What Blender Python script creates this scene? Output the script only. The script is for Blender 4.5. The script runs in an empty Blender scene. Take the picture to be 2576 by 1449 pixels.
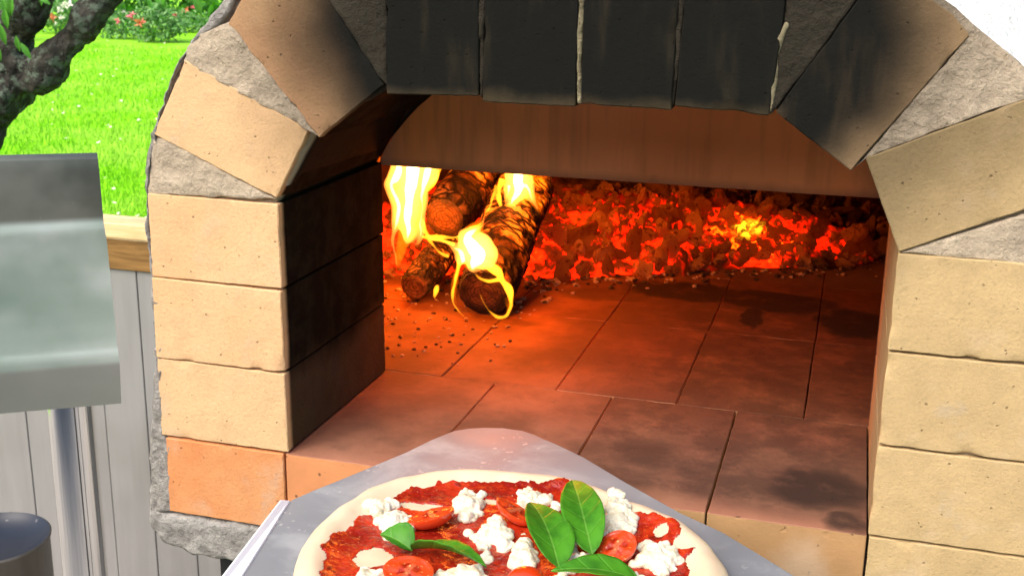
import bpy, bmesh, math, random
from mathutils import Vector, Matrix, noise
random.seed(7)
R = math.radians
sc = bpy.context.scene
col = sc.collection

# ---------------------------------------------------------------- camera
F_PX, CX, CY = 2949.79, 1288.0, 724.5          # focal length / centre in 2576-px units
YAW, PITCH, ROLL = 0.2818, 0.2740, 0.0154
CAM = Vector((0.4365, -0.8304, 0.4074))
def _axes():
    cy, sy, cp, sp = math.cos(YAW), math.sin(YAW), math.cos(PITCH), math.sin(PITCH)
    f = Vector((-sy*cp, cy*cp, -sp)); r = Vector((cy, sy, 0)); u = r.cross(f)
    cr, sr = math.cos(ROLL), math.sin(ROLL)
    return cr*r + sr*u, -sr*r + cr*u, f
AR, AU, AF = _axes()
cd = bpy.data.cameras.new('camera'); cam = bpy.data.objects.new('camera', cd); col.objects.link(cam)
cd.sensor_width = 36; cd.lens = 36*F_PX/2576; cd.clip_start = .02; cd.clip_end = 500
m = Matrix.Identity(4)
for i in range(3):
    m[i][0] = AR[i]; m[i][1] = AU[i]; m[i][2] = -AF[i]; m[i][3] = CAM[i]
cam.matrix_world = m
sc.camera = cam
cd.dof.use_dof = True; cd.dof.focus_distance = .98; cd.dof.aperture_fstop = 26
def ray(u, v): return AF + AR*((u-CX)/F_PX) - AU*((v-CY)/F_PX)
def atY(u, v, Y):
    d = ray(u, v); return CAM + d*((Y-CAM.y)/d.y)
def atZ(u, v, Z):
    d = ray(u, v); return CAM + d*((Z-CAM.z)/d.z)

# ---------------------------------------------------------------- world, sun, exposure
SUN_EL, SUN_AZ = R(48), R(205)                  # azimuth measured from +Y clockwise
w = bpy.data.worlds.new('World'); sc.world = w; w.use_nodes = True
nt = w.node_tree; bg = nt.nodes['Background']
sky = nt.nodes.new('ShaderNodeTexSky'); sky.sky_type = 'NISHITA'; sky.sun_disc = False
sky.sun_elevation = SUN_EL; sky.sun_rotation = SUN_AZ; sky.air_density = 1.0; sky.dust_density = 4.0; sky.ozone_density = .6
nt.links.new(sky.outputs[0], bg.inputs[0]); bg.inputs[1].default_value = 0.15
sl = bpy.data.lights.new('sun', 'SUN'); so = bpy.data.objects.new('sun', sl); col.objects.link(so)
sl.energy = 1.5; sl.angle = R(50); sl.color = (1, .95, .88)
sd = Vector((math.sin(SUN_AZ)*math.cos(SUN_EL), math.cos(SUN_AZ)*math.cos(SUN_EL), math.sin(SUN_EL)))
so.rotation_euler = sd.to_track_quat('Z', 'Y').to_euler(); so.location = (0, -3, 5)
sc.view_settings.view_transform = 'Standard'; sc.view_settings.look = 'None'
sc.view_settings.gamma = 1; sc.view_settings.exposure = 0.9
sc.render.engine = 'CYCLES'
sc.cycles.use_denoising = True
sc.cycles.sample_clamp_indirect = 4
sc.cycles.max_bounces = 8
sc.cycles.volume_bounces = 0

# ---------------------------------------------------------------- material helpers
class M:
    def __init__(s, name):
        s.m = bpy.data.materials.new(name); s.m.use_nodes = True
        s.t = s.m.node_tree; s.n = s.t.nodes; s.p = s.n['Principled BSDF']; s.out = s.n['Material Output']
        s.tc = s.n.new('ShaderNodeTexCoord'); s.co = s.tc.outputs['Object']
    def link(s, a, b): s.t.links.new(a, b)
    def put(s, sock, v):
        if isinstance(v, bpy.types.NodeSocket): s.link(v, sock)
        elif isinstance(v, (tuple, list)):
            sock.default_value = (*v, 1) if len(v) == 3 and len(sock.default_value) == 4 else v
        else: sock.default_value = v
    def scale(s, v, loc=(0, 0, 0), co=None):
        n = s.n.new('ShaderNodeMapping'); s.link(co or s.co, n.inputs[0])
        n.inputs['Scale'].default_value = v; n.inputs['Location'].default_value = loc; return n.outputs[0]
    def noise(s, scale, detail=4, rough=.55, co=None, dist=0, colr=False):
        n = s.n.new('ShaderNodeTexNoise'); s.link(co or s.co, n.inputs['Vector'])
        n.inputs['Scale'].default_value = scale; n.inputs['Detail'].default_value = detail
        n.inputs['Roughness'].default_value = rough; n.inputs['Distortion'].default_value = dist
        return n.outputs[1 if colr else 0]
    def vor(s, scale, co=None, feat='F1', rnd=1.0):
        n = s.n.new('ShaderNodeTexVoronoi'); s.link(co or s.co, n.inputs['Vector']); n.feature = feat
        n.inputs['Scale'].default_value = scale; n.inputs['Randomness'].default_value = rnd; return n.outputs['Distance']
    def math(s, op, a, b=0.0, c=0.0, clamp=False):
        n = s.n.new('ShaderNodeMath'); n.operation = op; n.use_clamp = clamp
        for k, v in enumerate((a, b, c)): s.put(n.inputs[k], v)
        return n.outputs[0]
    def ss(s, x, lo, hi, a=0.0, b=1.0):
        n = s.n.new('ShaderNodeMapRange'); n.interpolation_type = 'SMOOTHSTEP'
        for k, v in enumerate((x, lo, hi, a, b)): s.put(n.inputs[k], v)
        return n.outputs[0]
    def mix(s, f, a, b, mode='MIX'):
        n = s.n.new('ShaderNodeMix'); n.data_type = 'RGBA'; n.blend_type = mode
        s.put(n.inputs[0], f); s.put(n.inputs[6], a); s.put(n.inputs[7], b); return n.outputs[2]
    def ramp(s, f, stops):
        n = s.n.new('ShaderNodeValToRGB'); s.link(f, n.inputs[0]); e = n.color_ramp.elements
        while len(e) < len(stops): e.new(.5)
        for k, (p, c) in enumerate(stops): e[k].position = p; e[k].color = (*c, 1)
        return n.outputs[0]
    def xyz(s, co=None):
        n = s.n.new('ShaderNodeSeparateXYZ'); s.link(co or s.co, n.inputs[0]); return n.outputs
    def bump(s, h, strength=.5, dist=.002, prev=None):
        n = s.n.new('ShaderNodeBump'); s.link(h, n.inputs['Height'])
        n.inputs['Strength'].default_value = strength; n.inputs['Distance'].default_value = dist
        if prev: s.link(prev, n.inputs['Normal'])
        s.link(n.outputs[0], s.p.inputs['Normal']); return n.outputs[0]
    def warp(s, scale, amt, co=None):
        c = s.noise(scale, 3, colr=True, co=co)
        a = s.n.new('ShaderNodeVectorMath'); a.operation = 'SUBTRACT'; s.link(c, a.inputs[0]); a.inputs[1].default_value = (.5, .5, .5)
        b = s.n.new('ShaderNodeVectorMath'); b.operation = 'SCALE'; s.link(a.outputs[0], b.inputs[0]); b.inputs['Scale'].default_value = amt
        d = s.n.new('ShaderNodeVectorMath'); s.link(b.outputs[0], d.inputs[0]); s.link(co or s.co, d.inputs[1]); return d.outputs[0]
    def blob(s, co, c, r, soft=.5):
        """1 inside an ellipsoid at c of radii r, fading to 0 outside"""
        mp = s.n.new('ShaderNodeMapping'); s.link(co, mp.inputs[0])
        mp.inputs['Scale'].default_value = [1/q for q in r]
        mp.inputs['Location'].default_value = [-a/q for a, q in zip(c, r)]
        l = s.n.new('ShaderNodeVectorMath'); l.operation = 'LENGTH'; s.link(mp.outputs[0], l.inputs[0])
        return s.ss(l.outputs['Value'], 1-soft, 1+soft, 1.0, 0.0)
    def fin(s, colr=None, rough=.8, metal=0, spec=None):
        if colr is not None: s.put(s.p.inputs['Base Color'], colr)
        s.put(s.p.inputs['Roughness'], rough); s.p.inputs['Metallic'].default_value = metal
        if spec is not None: s.p.inputs['Specular IOR Level'].default_value = spec
        return s.m

def speckle(mt, scale, thr, co=None):
    """sparse small dots"""
    v = mt.vor(scale, co=co); n = mt.noise(scale*.8, 1, co=co)
    return mt.math('MULTIPLY', mt.ss(v, thr*.4, thr, 1.0, 0.0), mt.ss(n, .58, .66))

SOOTC = (.0105, .0108, .0095)
def brick_mat(name, base, alt, front_soot=True, tint=0.0):
    mt = M(name)
    n1 = mt.noise(9, 4); n2 = mt.noise(45, 5, .6)
    c = mt.mix(mt.ss(n1, .35, .68), base, alt)
    c = mt.mix(mt.math('MULTIPLY', mt.ss(n2, .42, .7), .35), c, tuple(x*.74 for x in base))
    c = mt.mix(mt.math('MULTIPLY', mt.ss(mt.noise(420, 2, .7), .5, .75), .35), c, tuple(x*.55 for x in base))
    c = mt.mix(mt.math('MULTIPLY', mt.ss(mt.noise(22, 3), .55, .75), .35), c, (.62, .47, .33))
    sp = speckle(mt, 190, .24)
    c = mt.mix(mt.math('MULTIPLY', sp, .55), c, (.14, .08, .045))
    # grey mortar smears
    sm = mt.math('MULTIPLY', mt.ss(mt.noise(16, 5, .6), .62, .70), .35)
    c = mt.mix(sm, c, (.42, .36, .29))
    # soot baked on by the smoke that leaves the mouth
    x, y, z = mt.xyz()
    wc = mt.warp(7, .09)
    cr = mt.blob(wc, (.255, .10, .372), (.268, 2.0, .175), .30)
    hl = mt.math('MULTIPLY', mt.blob(wc, (.27, .10, .37), (.295, 2.0, .205), .2), .66)
    st = mt.noise(60, 4, co=mt.scale((1, 1, .18)))
    cr = mt.math('MAXIMUM', mt.math('MULTIPLY', cr, mt.ss(st, .15, .5, .955, 1.0)), hl)
    rim = mt.math('MULTIPLY', mt.ss(mt.math('ADD', z, mt.math('MULTIPLY', mt.noise(25, 3), .02)), .312, .326, .09, 0.0), mt.math('MULTIPLY', mt.ss(x, .088, .096), mt.ss(x, .384, .392, 1.0, 0.0)))
    cr = mt.math('MULTIPLY', cr, mt.math('SUBTRACT', 1.0, rim))
    c = mt.mix(mt.math('MULTIPLY', cr, .999), c, SOOTC)
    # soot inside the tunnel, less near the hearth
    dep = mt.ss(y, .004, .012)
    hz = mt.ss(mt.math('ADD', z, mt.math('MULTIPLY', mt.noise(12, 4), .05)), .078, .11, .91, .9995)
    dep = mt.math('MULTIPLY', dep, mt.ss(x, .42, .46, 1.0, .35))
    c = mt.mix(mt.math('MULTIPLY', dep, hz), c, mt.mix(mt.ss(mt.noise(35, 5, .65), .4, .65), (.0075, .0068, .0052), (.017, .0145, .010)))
    mt.bump(mt.math('ADD', mt.noise(300, 5, .7), mt.math('MULTIPLY', sp, -1.2)), .6, .0014, mt.bump(mt.noise(30, 3), .25, .003))
    return mt.fin(c, 1.0, spec=.02)

def mortar_mat(name, base, dark, scale=90, strength=.9, sooty=True):
    mt = M(name)
    n = mt.noise(scale, 6, .65); g = mt.noise(14, 4)
    c = mt.mix(mt.ss(n, .3, .7), dark, base)
    c = mt.mix(mt.math('MULTIPLY', mt.ss(g, .45, .7), .45), c, tuple(q*.6 for q in base))
    if sooty:
        wc = mt.warp(8, .08)
        cr = mt.blob(wc, (.25, .10, .37), (.25, 2, .16), .3)
        c = mt.mix(mt.math('MULTIPLY', cr, .96), c, (.016, .015, .011))
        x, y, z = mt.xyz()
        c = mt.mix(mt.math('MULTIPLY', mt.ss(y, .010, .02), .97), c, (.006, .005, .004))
    mt.bump(mt.noise(scale*3, 5, .7), strength, .002, mt.bump(n, strength, .005))
    return mt.fin(c, .95, spec=.05)

# ---------------------------------------------------------------- object helpers
def link(me, name, mat, parent=None, loc=None, smooth=False):
    o = bpy.data.objects.new(name, me); col.objects.link(o)
    if mat is not None and not me.materials: me.materials.append(mat)
    if smooth:
        for p in me.polygons: p.use_smooth = True
    if loc is not None: o.location = loc
    if parent is not None: setpar(o, parent)
    return o
def world_of(o):
    mw = Matrix.LocRotScale(o.location, o.rotation_euler, o.scale)
    return (world_of(o.parent) @ o.matrix_parent_inverse @ mw) if o.parent else mw
def setpar(o, p):
    o.parent = p; o.matrix_parent_inverse = world_of(p).inverted()
def bobj(bm, name, mat, parent=None, smooth=False, loc=None):
    me = bpy.data.meshes.new(name); bm.to_mesh(me); bm.free()
    return link(me, name, mat, parent, loc, smooth)
def tag(o, label=None, cat=None, group=None, kind=None):
    if label: o['label'] = label
    if cat: o['category'] = cat
    if group: o['group'] = group
    if kind: o['kind'] = kind
    return o
def thing(name, loc, label, cat, group=None):
    o = bpy.data.objects.new(name, None); col.objects.link(o); o.location = loc; o.empty_display_size = .05
    return tag(o, label, cat, group)
def baked(o, *mods):
    """apply modifiers to o's mesh"""
    for kind, kw in mods:
        md = o.modifiers.new(kind, kind)
        for k, v in kw.items(): setattr(md, k, v)
    bpy.context.view_layer.update()
    dg = bpy.context.evaluated_depsgraph_get()
    me = bpy.data.meshes.new_from_object(o.evaluated_get(dg)); old = o.data
    o.modifiers.clear(); o.data = me; me.name = old.name
    return o
def box(bm, x0, x1, y0, y1, z0, z1):
    r = bmesh.ops.create_cube(bm, size=1)
    for v in r['verts']:
        v.co = Vector(((x0+x1)/2+v.co.x*(x1-x0), (y0+y1)/2+v.co.y*(y1-y0), (z0+z1)/2+v.co.z*(z1-z0)))
    return r['verts']
def cut_grid(bm, res, axes=(0, 1, 2)):
    lo = [min(v.co[i] for v in bm.verts) for i in range(3)]; hi = [max(v.co[i] for v in bm.verts) for i in range(3)]
    for a in axes:
        no = Vector((0, 0, 0)); no[a] = 1
        q = lo[a]+res*.5
        while q < hi[a]:
            bmesh.ops.bisect_plane(bm, geom=bm.verts[:]+bm.edges[:]+bm.faces[:], plane_co=no*q, plane_no=no, dist=1e-5); q += res
def jitter(bm, amp, freq, seed=0.0):
    bm.normal_update()
    off = Vector((seed*3.1, seed*1.7, seed*2.3))
    dv = [noise.noise_vector(v.co*freq+off)*amp + noise.noise_vector(v.co*freq*3.1+off)*amp*.45 for v in bm.verts]
    for v, d in zip(bm.verts, dv): v.co += d
def prism(outline, y0, y1, bevel=.0015, res=.009, amp=.0005, freq=60, seed=0., axes=(0, 2), ycuts=()):
    """solid whose XZ outline is given, from y0 to y1"""
    bm = bmesh.new()
    a = [bm.verts.new((x, y0, z)) for x, z in outline]; b = [bm.verts.new((x, y1, z)) for x, z in outline]
    bm.faces.new(a); bm.faces.new(b[::-1]); n = len(a)
    for i in range(n): bm.faces.new((a[i], b[i], b[(i+1) % n], a[(i+1) % n]))
    bmesh.ops.recalc_face_normals(bm, faces=bm.faces)
    if bevel: bmesh.ops.bevel(bm, geom=bm.edges[:], offset=bevel, segments=1, affect='EDGES', profile=.5, clamp_overlap=True)
    if res: cut_grid(bm, res, axes)
    for q in ycuts: bmesh.ops.bisect_plane(bm, geom=bm.verts[:]+bm.edges[:]+bm.faces[:], plane_co=(0, q, 0), plane_no=(0, 1, 0), dist=1e-5)
    if amp: jitter(bm, amp, freq, seed)
    return bm
def sweep(bm, pts, rads, seg=10, flat=1.0, lump=0.0, lfreq=8, seed=0.):
    """closed tube along pts"""
    pts = [Vector(p) for p in pts]; rings = []
    up = Vector((0, 1, 0))
    for i, p in enumerate(pts):
        d = (pts[min(i+1, len(pts)-1)]-pts[max(i-1, 0)]).normalized()
        a = d.cross(up)
        if a.length < .05: a = d.cross(Vector((1, 0, 0)))
        a.normalize(); b = d.cross(a).normalized(); rg = []
        for k in range(seg):
            t = 2*math.pi*k/seg; q = p+(a*math.cos(t)+b*math.sin(t)*flat)*rads[i]
            if lump: q += (q-p)*lump*noise.noise(q*lfreq+Vector((seed, 0, 0)))
            rg.append(bm.verts.new(q))
        rings.append(rg)
    for i in range(len(rings)-1):
        for k in range(seg):
            bm.faces.new((rings[i][k], rings[i][(k+1) % seg], rings[i+1][(k+1) % seg], rings[i+1][k]))
    bm.faces.new(rings[0][::-1]); bm.faces.new(rings[-1])
    return rings
def spline(pts, n):
    """catmull-rom through tuples of any dimension"""
    out = []; P = [pts[0]]+list(pts)+[pts[-1]]
    for i in range(1, len(P)-2):
        for k in range(n):
            t = k/n; a, b, c, d = P[i-1], P[i], P[i+1], P[i+2]
            out.append(tuple(.5*((2*b[j])+(-a[j]+c[j])*t+(2*a[j]-5*b[j]+4*c[j]-d[j])*t*t+(-a[j]+3*b[j]-3*c[j]+d[j])*t**3) for j in range(len(b))))
    out.append(tuple(pts[-1])); return out
def lathe(bm, prof, seg=40, c=(0, 0)):
    rings = []
    for r, z in prof: rings.append([bm.verts.new((c[0]+r*math.cos(2*math.pi*k/seg), c[1]+r*math.sin(2*math.pi*k/seg), z)) for k in range(seg)])
    for i in range(len(rings)-1):
        for k in range(seg): bm.faces.new((rings[i][k], rings[i][(k+1) % seg], rings[i+1][(k+1) % seg], rings[i+1][k]))
    return rings

# ================================================================ SETTING
GZ = -1.30
def grass_mat(name, a, b, c, trans=False):
    mt = M(name)
    n = mt.noise(1.1, 4); n2 = mt.noise(17, 5, .7)
    q = mt.mix(mt.ss(n, .35, .65), a, b)
    q = mt.mix(mt.math('MULTIPLY', mt.ss(n2, .45, .7), .6), q, c)
    mt.bump(mt.noise(60, 4), .8, .03)
    return mt.fin(q, .7, spec=.2)
g_mat = grass_mat('lawn soil and turf', (.26, .68, .010), (.36, .74, .04), (.15, .50, .005))
bl_mat = grass_mat('grass blades', (.30, .74, .012), (.44, .80, .07), (.20, .60, .008))
bm = bmesh.new()
for x in range(-8, 8):
    for y in range(-6, 10):
        vs = [bm.verts.new((x*20+dx, y*20+dy, GZ)) for dx, dy in ((0, 0), (20, 0), (20, 20), (0, 20))]; bm.faces.new(vs)
bmesh.ops.remove_doubles(bm, verts=bm.verts, dist=.01)
tag(bobj(bm, 'lawn', g_mat), kind='structure')
# blades, densest where the lawn is nearest
V = []; Fc = []
for i in range(52000):
    y = 4.6 + 14*random.random()**1.7
    e = CAM + ray(0, 300)*1.0
    xl = CAM.x + (y-CAM.y)*-.86 - .4; xr = CAM.x + (y-CAM.y)*-.50 + .5
    x = random.uniform(xl, xr); h = random.uniform(.03, .075); a = random.random()*6.28; wd = random.uniform(.003, .006)*(1+y*.08)
    lx, ly = random.uniform(-.03, .03), random.uniform(-.03, .03)
    k = len(V)
    V += [(x-wd*math.cos(a), y-wd*math.sin(a), GZ), (x+wd*math.cos(a), y+wd*math.sin(a), GZ), (x+lx, y+ly, GZ+h)]
    Fc.append((k, k+1, k+2))
me = bpy.data.meshes.new('grass'); me.from_pydata(V, [], Fc)
tag(link(me, 'grass', bl_mat), 'bright green mown grass of the lawn behind the oven', 'grass', kind='stuff')
# fallen petals and leaves on the lawn
pt = M('petal'); pt.fin((.85, .75, .62), .6); PET = pt.m
V = []; Fc = []
for i in range(170):
    y = 5.5+15*random.random()**1.4; x = random.uniform(CAM.x+(y-CAM.y)*-.84, CAM.x+(y-CAM.y)*-.52); s = random.uniform(.008, .028)
    k = len(V); a = random.random()*3.1; z = GZ+.055
    for q in range(5):
        t = a+q*1.257; rr = s*random.uniform(.6, 1.2); V.append((x+rr*math.cos(t), y+rr*math.sin(t)*1.3, z+random.uniform(-.008, .012)))
    Fc.append(tuple(range(k, k+5)))
me = bpy.data.meshes.new('petals'); me.from_pydata(V, [], Fc)
tag(link(me, 'fallen_petals', PET), 'pale fallen petals scattered over the grass', 'petals', kind='stuff')
# patio the oven stands on
mt = M('patio stone'); c = mt.mix(mt.ss(mt.noise(3, 5), .3, .7), (.30, .28, .25), (.40, .37, .33)); mt.bump(mt.noise(40), .3, .004)
bm = bmesh.new(); box(bm, -3.5, 3.5, -4, 1.494, GZ-.05, GZ+.03)
tag(bobj(bm, 'patio', mt.fin(c, .85)), kind='structure')

# ---------------------------------------------------------------- fence behind the oven
def wood_mat(name, a, b, sc_=(1, 14, 14), rough=.6):
    mt = M(name)
    co = mt.scale(sc_); n = mt.noise(3.2, 5, .6, co=co, dist=1.2); k = mt.noise(9, 3)
    c = mt.mix(mt.ss(n, .35, .62), a, b); c = mt.mix(mt.math('MULTIPLY', mt.ss(k, .55, .7), .35), c, tuple(q*.5 for q in a))
    mt.bump(n, .25, .002); return mt.fin(c, rough, spec=.35)
W_TOP = wood_mat('pine cap rail', (.80, .60, .34), (.68, .46, .22))
W_FAC = wood_mat('brown pine board', (.29, .155, .045), (.16, .08, .02))
mt = M('grey painted board'); x, y, z = mt.xyz()
n = mt.noise(5, 4, co=mt.scale((6, 1, .6))); c = mt.mix(mt.ss(n, .3, .7), (.23, .225, .22), (.265, .26, .255))
c = mt.mix(mt.math('MULTIPLY', mt.ss(mt.noise(2.2, 3), .5, .7), .3), c, (.15, .14, .12)); mt.bump(mt.noise(80, 3, co=mt.scale((6, 1, .3))), .12, .001)
BOARD = mt.fin(c, .42, spec=.4)
mt = M('dark gap'); GAP = mt.fin((.05, .028, .016), .9)
RIMW = M('white window paint').fin((.8, .8, .78), .5); GLS = M('window glass').fin((.02, .025, .03), .05)
FY = 1.50
fence = thing('board_fence', (-.6, FY, GZ), 'low grey boarded fence with a pale pine cap rail behind the oven', 'fence')
bm = bmesh.new(); box(bm, -3.4, 3.4, FY-.02, FY+.056, -.243, -.200); bmesh.ops.bevel(bm, geom=bm.edges[:], offset=.006, segments=3, affect='EDGES')
bobj(bm, 'cap_rail', W_TOP, fence)
bm = bmesh.new(); box(bm, -3.4, 3.4, FY-.012, FY+.008, -.317, -.2435); bmesh.ops.bevel(bm, geom=bm.edges[:], offset=.002, segments=1, affect='EDGES')
bobj(bm, 'fascia_board', W_FAC, fence)
g0 = atY(345, 700, FY).x
bw = .118; x = g0-22*bw; i = 0
bm = bmesh.new(); box(bm, -3.4, 3.4, FY+.012, FY+.03, GZ+.03, -.318); bobj(bm, 'backing', GAP, fence)
while x < 3.0:
    bm = bmesh.new(); gp = .0022 if i % 3 == 1 else .0006
    box(bm, x+gp, x+bw-gp, FY-.004, FY+.011, GZ+.035, -.3175)
    bmesh.ops.bevel(bm, geom=bm.edges[:], offset=.0015, segments=1, affect='EDGES')
    bobj(bm, 'board', BOARD, fence); x += bw; i += 1
for x in (-3.2, -1.95, .9, 2.9):
    bm = bmesh.new(); box(bm, x-.045, x+.045, FY+.031, FY+.12, GZ-.1, -.2445); bobj(bm, 'post', W_FAC, fence)

hw = thing('unseen_house_wall', (0, -3.1, GZ), 'unseen dark boarded wall added behind the camera for dark reflections', 'wall')  # out of view, added to darken reflections and cut the sky fill
mt = M('dark unseen wall boards'); x, y, z = mt.xyz(); HB = mt.fin(mt.mix(mt.ss(mt.noise(4, 3, co=mt.scale((.4, 1, 6))), .35, .65), (.05, .04, .035), (.09, .07, .06)), .7)
for k in range(14):
    bm = bmesh.new(); box(bm, -4, 4, -3.12, -3.08+.006*(k % 2), GZ+.17*k, GZ+.17*k+.166); bobj(bm, 'cladding_board', HB, hw)
for k in (-2.4, -.2, 2.0):
    bm = bmesh.new(); box(bm, k, k+.9, -3.07, -3.05, GZ+.9, GZ+2.0); bobj(bm, 'window_frame', RIMW, hw)
    bm = bmesh.new(); box(bm, k+.06, k+.84, -3.048, -3.04, GZ+.96, GZ+1.94); bobj(bm, 'window_glass', GLS, hw)
# ---------------------------------------------------------------- tree behind the fence
mt = M('bark'); n = mt.noise(14, 6, .7, dist=.6); co = mt.warp(20, .05)
v = mt.vor(20, co=mt.scale((1, 1, .5), co=co)); lich = mt.noise(34, 5, .65)
c = mt.mix(mt.ss(n, .35, .65), (.030, .029, .025), (.080, .074, .062))
c = mt.mix(mt.math('MULTIPLY', mt.ss(lich, .47, .57), mt.ss(mt.noise(7, 3), .35, .55)), c, (.13, .165, .125))
mt.bump(mt.math('ADD', n, mt.math('MULTIPLY', v, .8)), 1.0, .03)
BARK = mt.fin(c, .95, spec=.1)
mt = M('leaf green'); oi = mt.n.new('ShaderNodeObjectInfo'); n = mt.noise(6, 2)
c = mt.mix(n, (.035, .16, .012), (.10, .34, .03)); LEAF = mt.fin(c, .45, spec=.4)
TY = 2.05
tree = thing('tree', atY(-230, 900, TY).xy.to_3d()+Vector((0, 0, GZ)), 'dark lichen spotted tree forking at the upper left beyond the fence', 'tree')
def trunkpts(l):
    return [tuple(atY(u, v, TY+dy))+(r*2.88/F_PX,) for u, v, r, dy in l]
def limb(bm, l, n=8, seg=28, lump=.55):
    P = spline(trunkpts(l), n); sweep(bm, [p[:3] for p in P], [p[3] for p in P], seg, 1, lump, 11, 3.)
bm = bmesh.new()
limb(bm, [(-560, 1500, 170, .1), (-420, 900, 130, .05), (-210, 500, 100, 0), (-58, 292, 97, 0), (40, 190, 84, 0), (75, 150, 60, 0)], 10)
limb(bm, [(30, 205, 70, 0), (95, 185, 60, 0), (152, 126, 44, 0), (232, 38, 43, 0), (300, -60, 40, .02), (380, -260, 33, .1), (420, -500, 22, .2)], 10)
limb(bm, [(10, 220, 70, 0), (22, 150, 66, 0), (42, 70, 56, -.02), (85, -10, 54, -.05), (100, -150, 45, -.1), (60, -420, 30, -.1)], 10)
limb(bm, [(-60, 320, 60, 0), (-90, 150, 55, .05), (-60, 20, 48, .06), (-80, -200, 30, .1)], 8)
tr = bobj(bm, 'trunk', BARK, tree, True)
baked(tr, ('REMESH', dict(mode='VOXEL', voxel_size=.007, use_smooth_shade=True)))
nrm = [v.normal.copy() for v in tr.data.vertices]
for v, q in zip(tr.data.vertices, nrm): v.co += q*(noise.noise(v.co*38)*.006+noise.noise(v.co*95)*.0035)
def leaf_faces(bm, c, d, up, L, W, curl=.25):
    """one pointed leaf, folded along its midrib"""
    d = d.normalized(); s = d.cross(up).normalized(); n = s.cross(d)
    prof = [(0, 0), (.2, .32), (.45, .5), (.7, .38), (1, 0)]
    mid = [bm.verts.new(c+d*L*t-n*curl*L*t*t) for t, _ in prof]
    for sg in (1, -1):
        ed = [mid[0]]+[bm.verts.new(c+d*L*t+s*sg*W*q+n*(.3*W*q-curl*L*t*t)) for t, q in prof[1:-1]]+[mid[-1]]
        for k in range(4):
            f = [mid[k], mid[k+1], ed[k+1], ed[k]]; f = list(dict.fromkeys(f))
            bm.faces.new(f if sg > 0 else f[::-1])
bm = bmesh.new()
def rv(): return Vector((random.gauss(0, 1), random.gauss(0, 1), random.gauss(0, 1))).normalized()
# hanging leaves that reach into the picture
for u, v, du, dv, L in ((488, -12, 16, 48, .055), (470, -30, 20, 40, .05), (52, 108, 24, 40, .05), (40, 90, 10, 60, .045), (12, 20, 2, 70, .06), (0, 60, 10, 50, .06),
                        (30, -10, -10, 60, .06), (5, -5, 15, 50, .06), (95, -10, 30, 20, .04), (105, -15, -5, 35, .035), (-10, 110, 12, 60, .05), (500, -30, -6, 40, .05)):
    p = atY(u, v, TY-.12); q = atY(u+du, v+dv, TY-.12); leaf_faces(bm, p, q-p, Vector((.3, -1, .5)), L, L*.36)
for i in range(2600):
    a = Vector((random.gauss(-.75, .75), random.gauss(2.3, .65), random.uniform(.62, 1.9)))
    if a.x > .25: continue
    leaf_faces(bm, a, rv()+Vector((0, 0, -.6)), rv(), .08, .032)
bobj(bm, 'crown', LEAF, tree)

# ---------------------------------------------------------------- flowering shrubs at the far side of the lawn
SH = M('shrub leaf'); n = SH.noise(9, 3); SHM = SH.fin(SH.mix(n, (.05, .19, .04), (.22, .42, .12)), .5, spec=.4)
FL = [M('pink petals').fin((.75, .16, .22), .6), M('coral petals').fin((.80, .22, .12), .6), M('white petals').fin((.85, .8, .74), .6)]
def shrub(u, v, Y, r, h, n, label, fl):
    Y *= 1.17; r *= 1.17; h *= 1.17
    b = atY(u, v, Y); b.z = GZ
    t = thing('flowering_shrub', b, label, 'shrub', 'shrubs in the flower bed')
    bm = bmesh.new()
    for i in range(n):
        d = rv(); rr = random.uniform(.45, 1); p = b+Vector((d.x*r*rr, d.y*r*rr*.7, h*.5+d.z*h*.5*rr+noise.noise(d*3)*.12))
        leaf_faces(bm, p, rv()+Vector((0, 0, -.2)), rv(), random.uniform(.08, .16), .05, .2)
    bobj(bm, 'foliage', SHM, t)
    for uu, vv, k, s in fl:
        c = atY(uu, vv, Y-r*.8); bm = bmesh.new()
        for i in range(14):
            leaf_faces(bm, c, rv()+Vector((0, -.3, .2)), rv(), s*1.17*random.uniform(.7, 1), s*.42, .5)
        bobj(bm, 'flower', FL[k], t)
shrub(395, 70, 17.0, .55, .62, 900, 'pale leafy shrub at the top of the lawn between tree and arch', [(332, 40, 0, .10), (352, 58, 1, .11), (440, 38, 0, .05)])
shrub(300, 60, 17.4, .45, .5, 500, 'small shrub with pink blooms beside the right limb of the tree', [(296, 52, 0, .07), (310, 30, 2, .05)])
shrub(470, 55, 19.5, .5, .4, 500, 'low shrub with coral blooms nearest the arch', [(470, 25, 1, .07), (486, 20, 0, .06), (455, 30, 1, .04)])
shrub(150, 60, 18.0, .6, .8, 700, 'shrub with white blooms seen through the fork of the tree', [(163, 15, 2, .09), (150, 28, 2, .08), (176, 12, 2, .10), (132, 45, 1, .09), (155, 47, 2, .07), (140, 60, 2, .05)])
shrub(-10, 90, 16.0, .5, 1.0, 400, 'shrub with white blooms left of the tree trunk', [(2, 85, 2, .05), (2, 95, 2, .05)])
for k, (u, Yq) in enumerate(((60, 24), (230, 25), (380, 26), (520, 25), (-80, 23), (640, 26))):
    b = atY(u, 0, Yq); b.z = GZ
    t = thing('hedge_shrub', b, 'dark hedge shrub %s at the back of the garden' % ('far left', 'behind the tree fork', 'behind the pale leafy shrub', 'just left of the oven arch', 'outermost on the left', 'hidden behind the arch')[k], 'shrub', 'hedge shrubs')
    bm = bmesh.new()
    for i in range(500):
        d = rv(); p = b+Vector((d.x*2.0, d.y*1.0, .9+d.z*.9)); leaf_faces(bm, p, rv(), rv(), .3, .12, .2)
    bobj(bm, 'foliage', LEAF, t)

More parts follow.
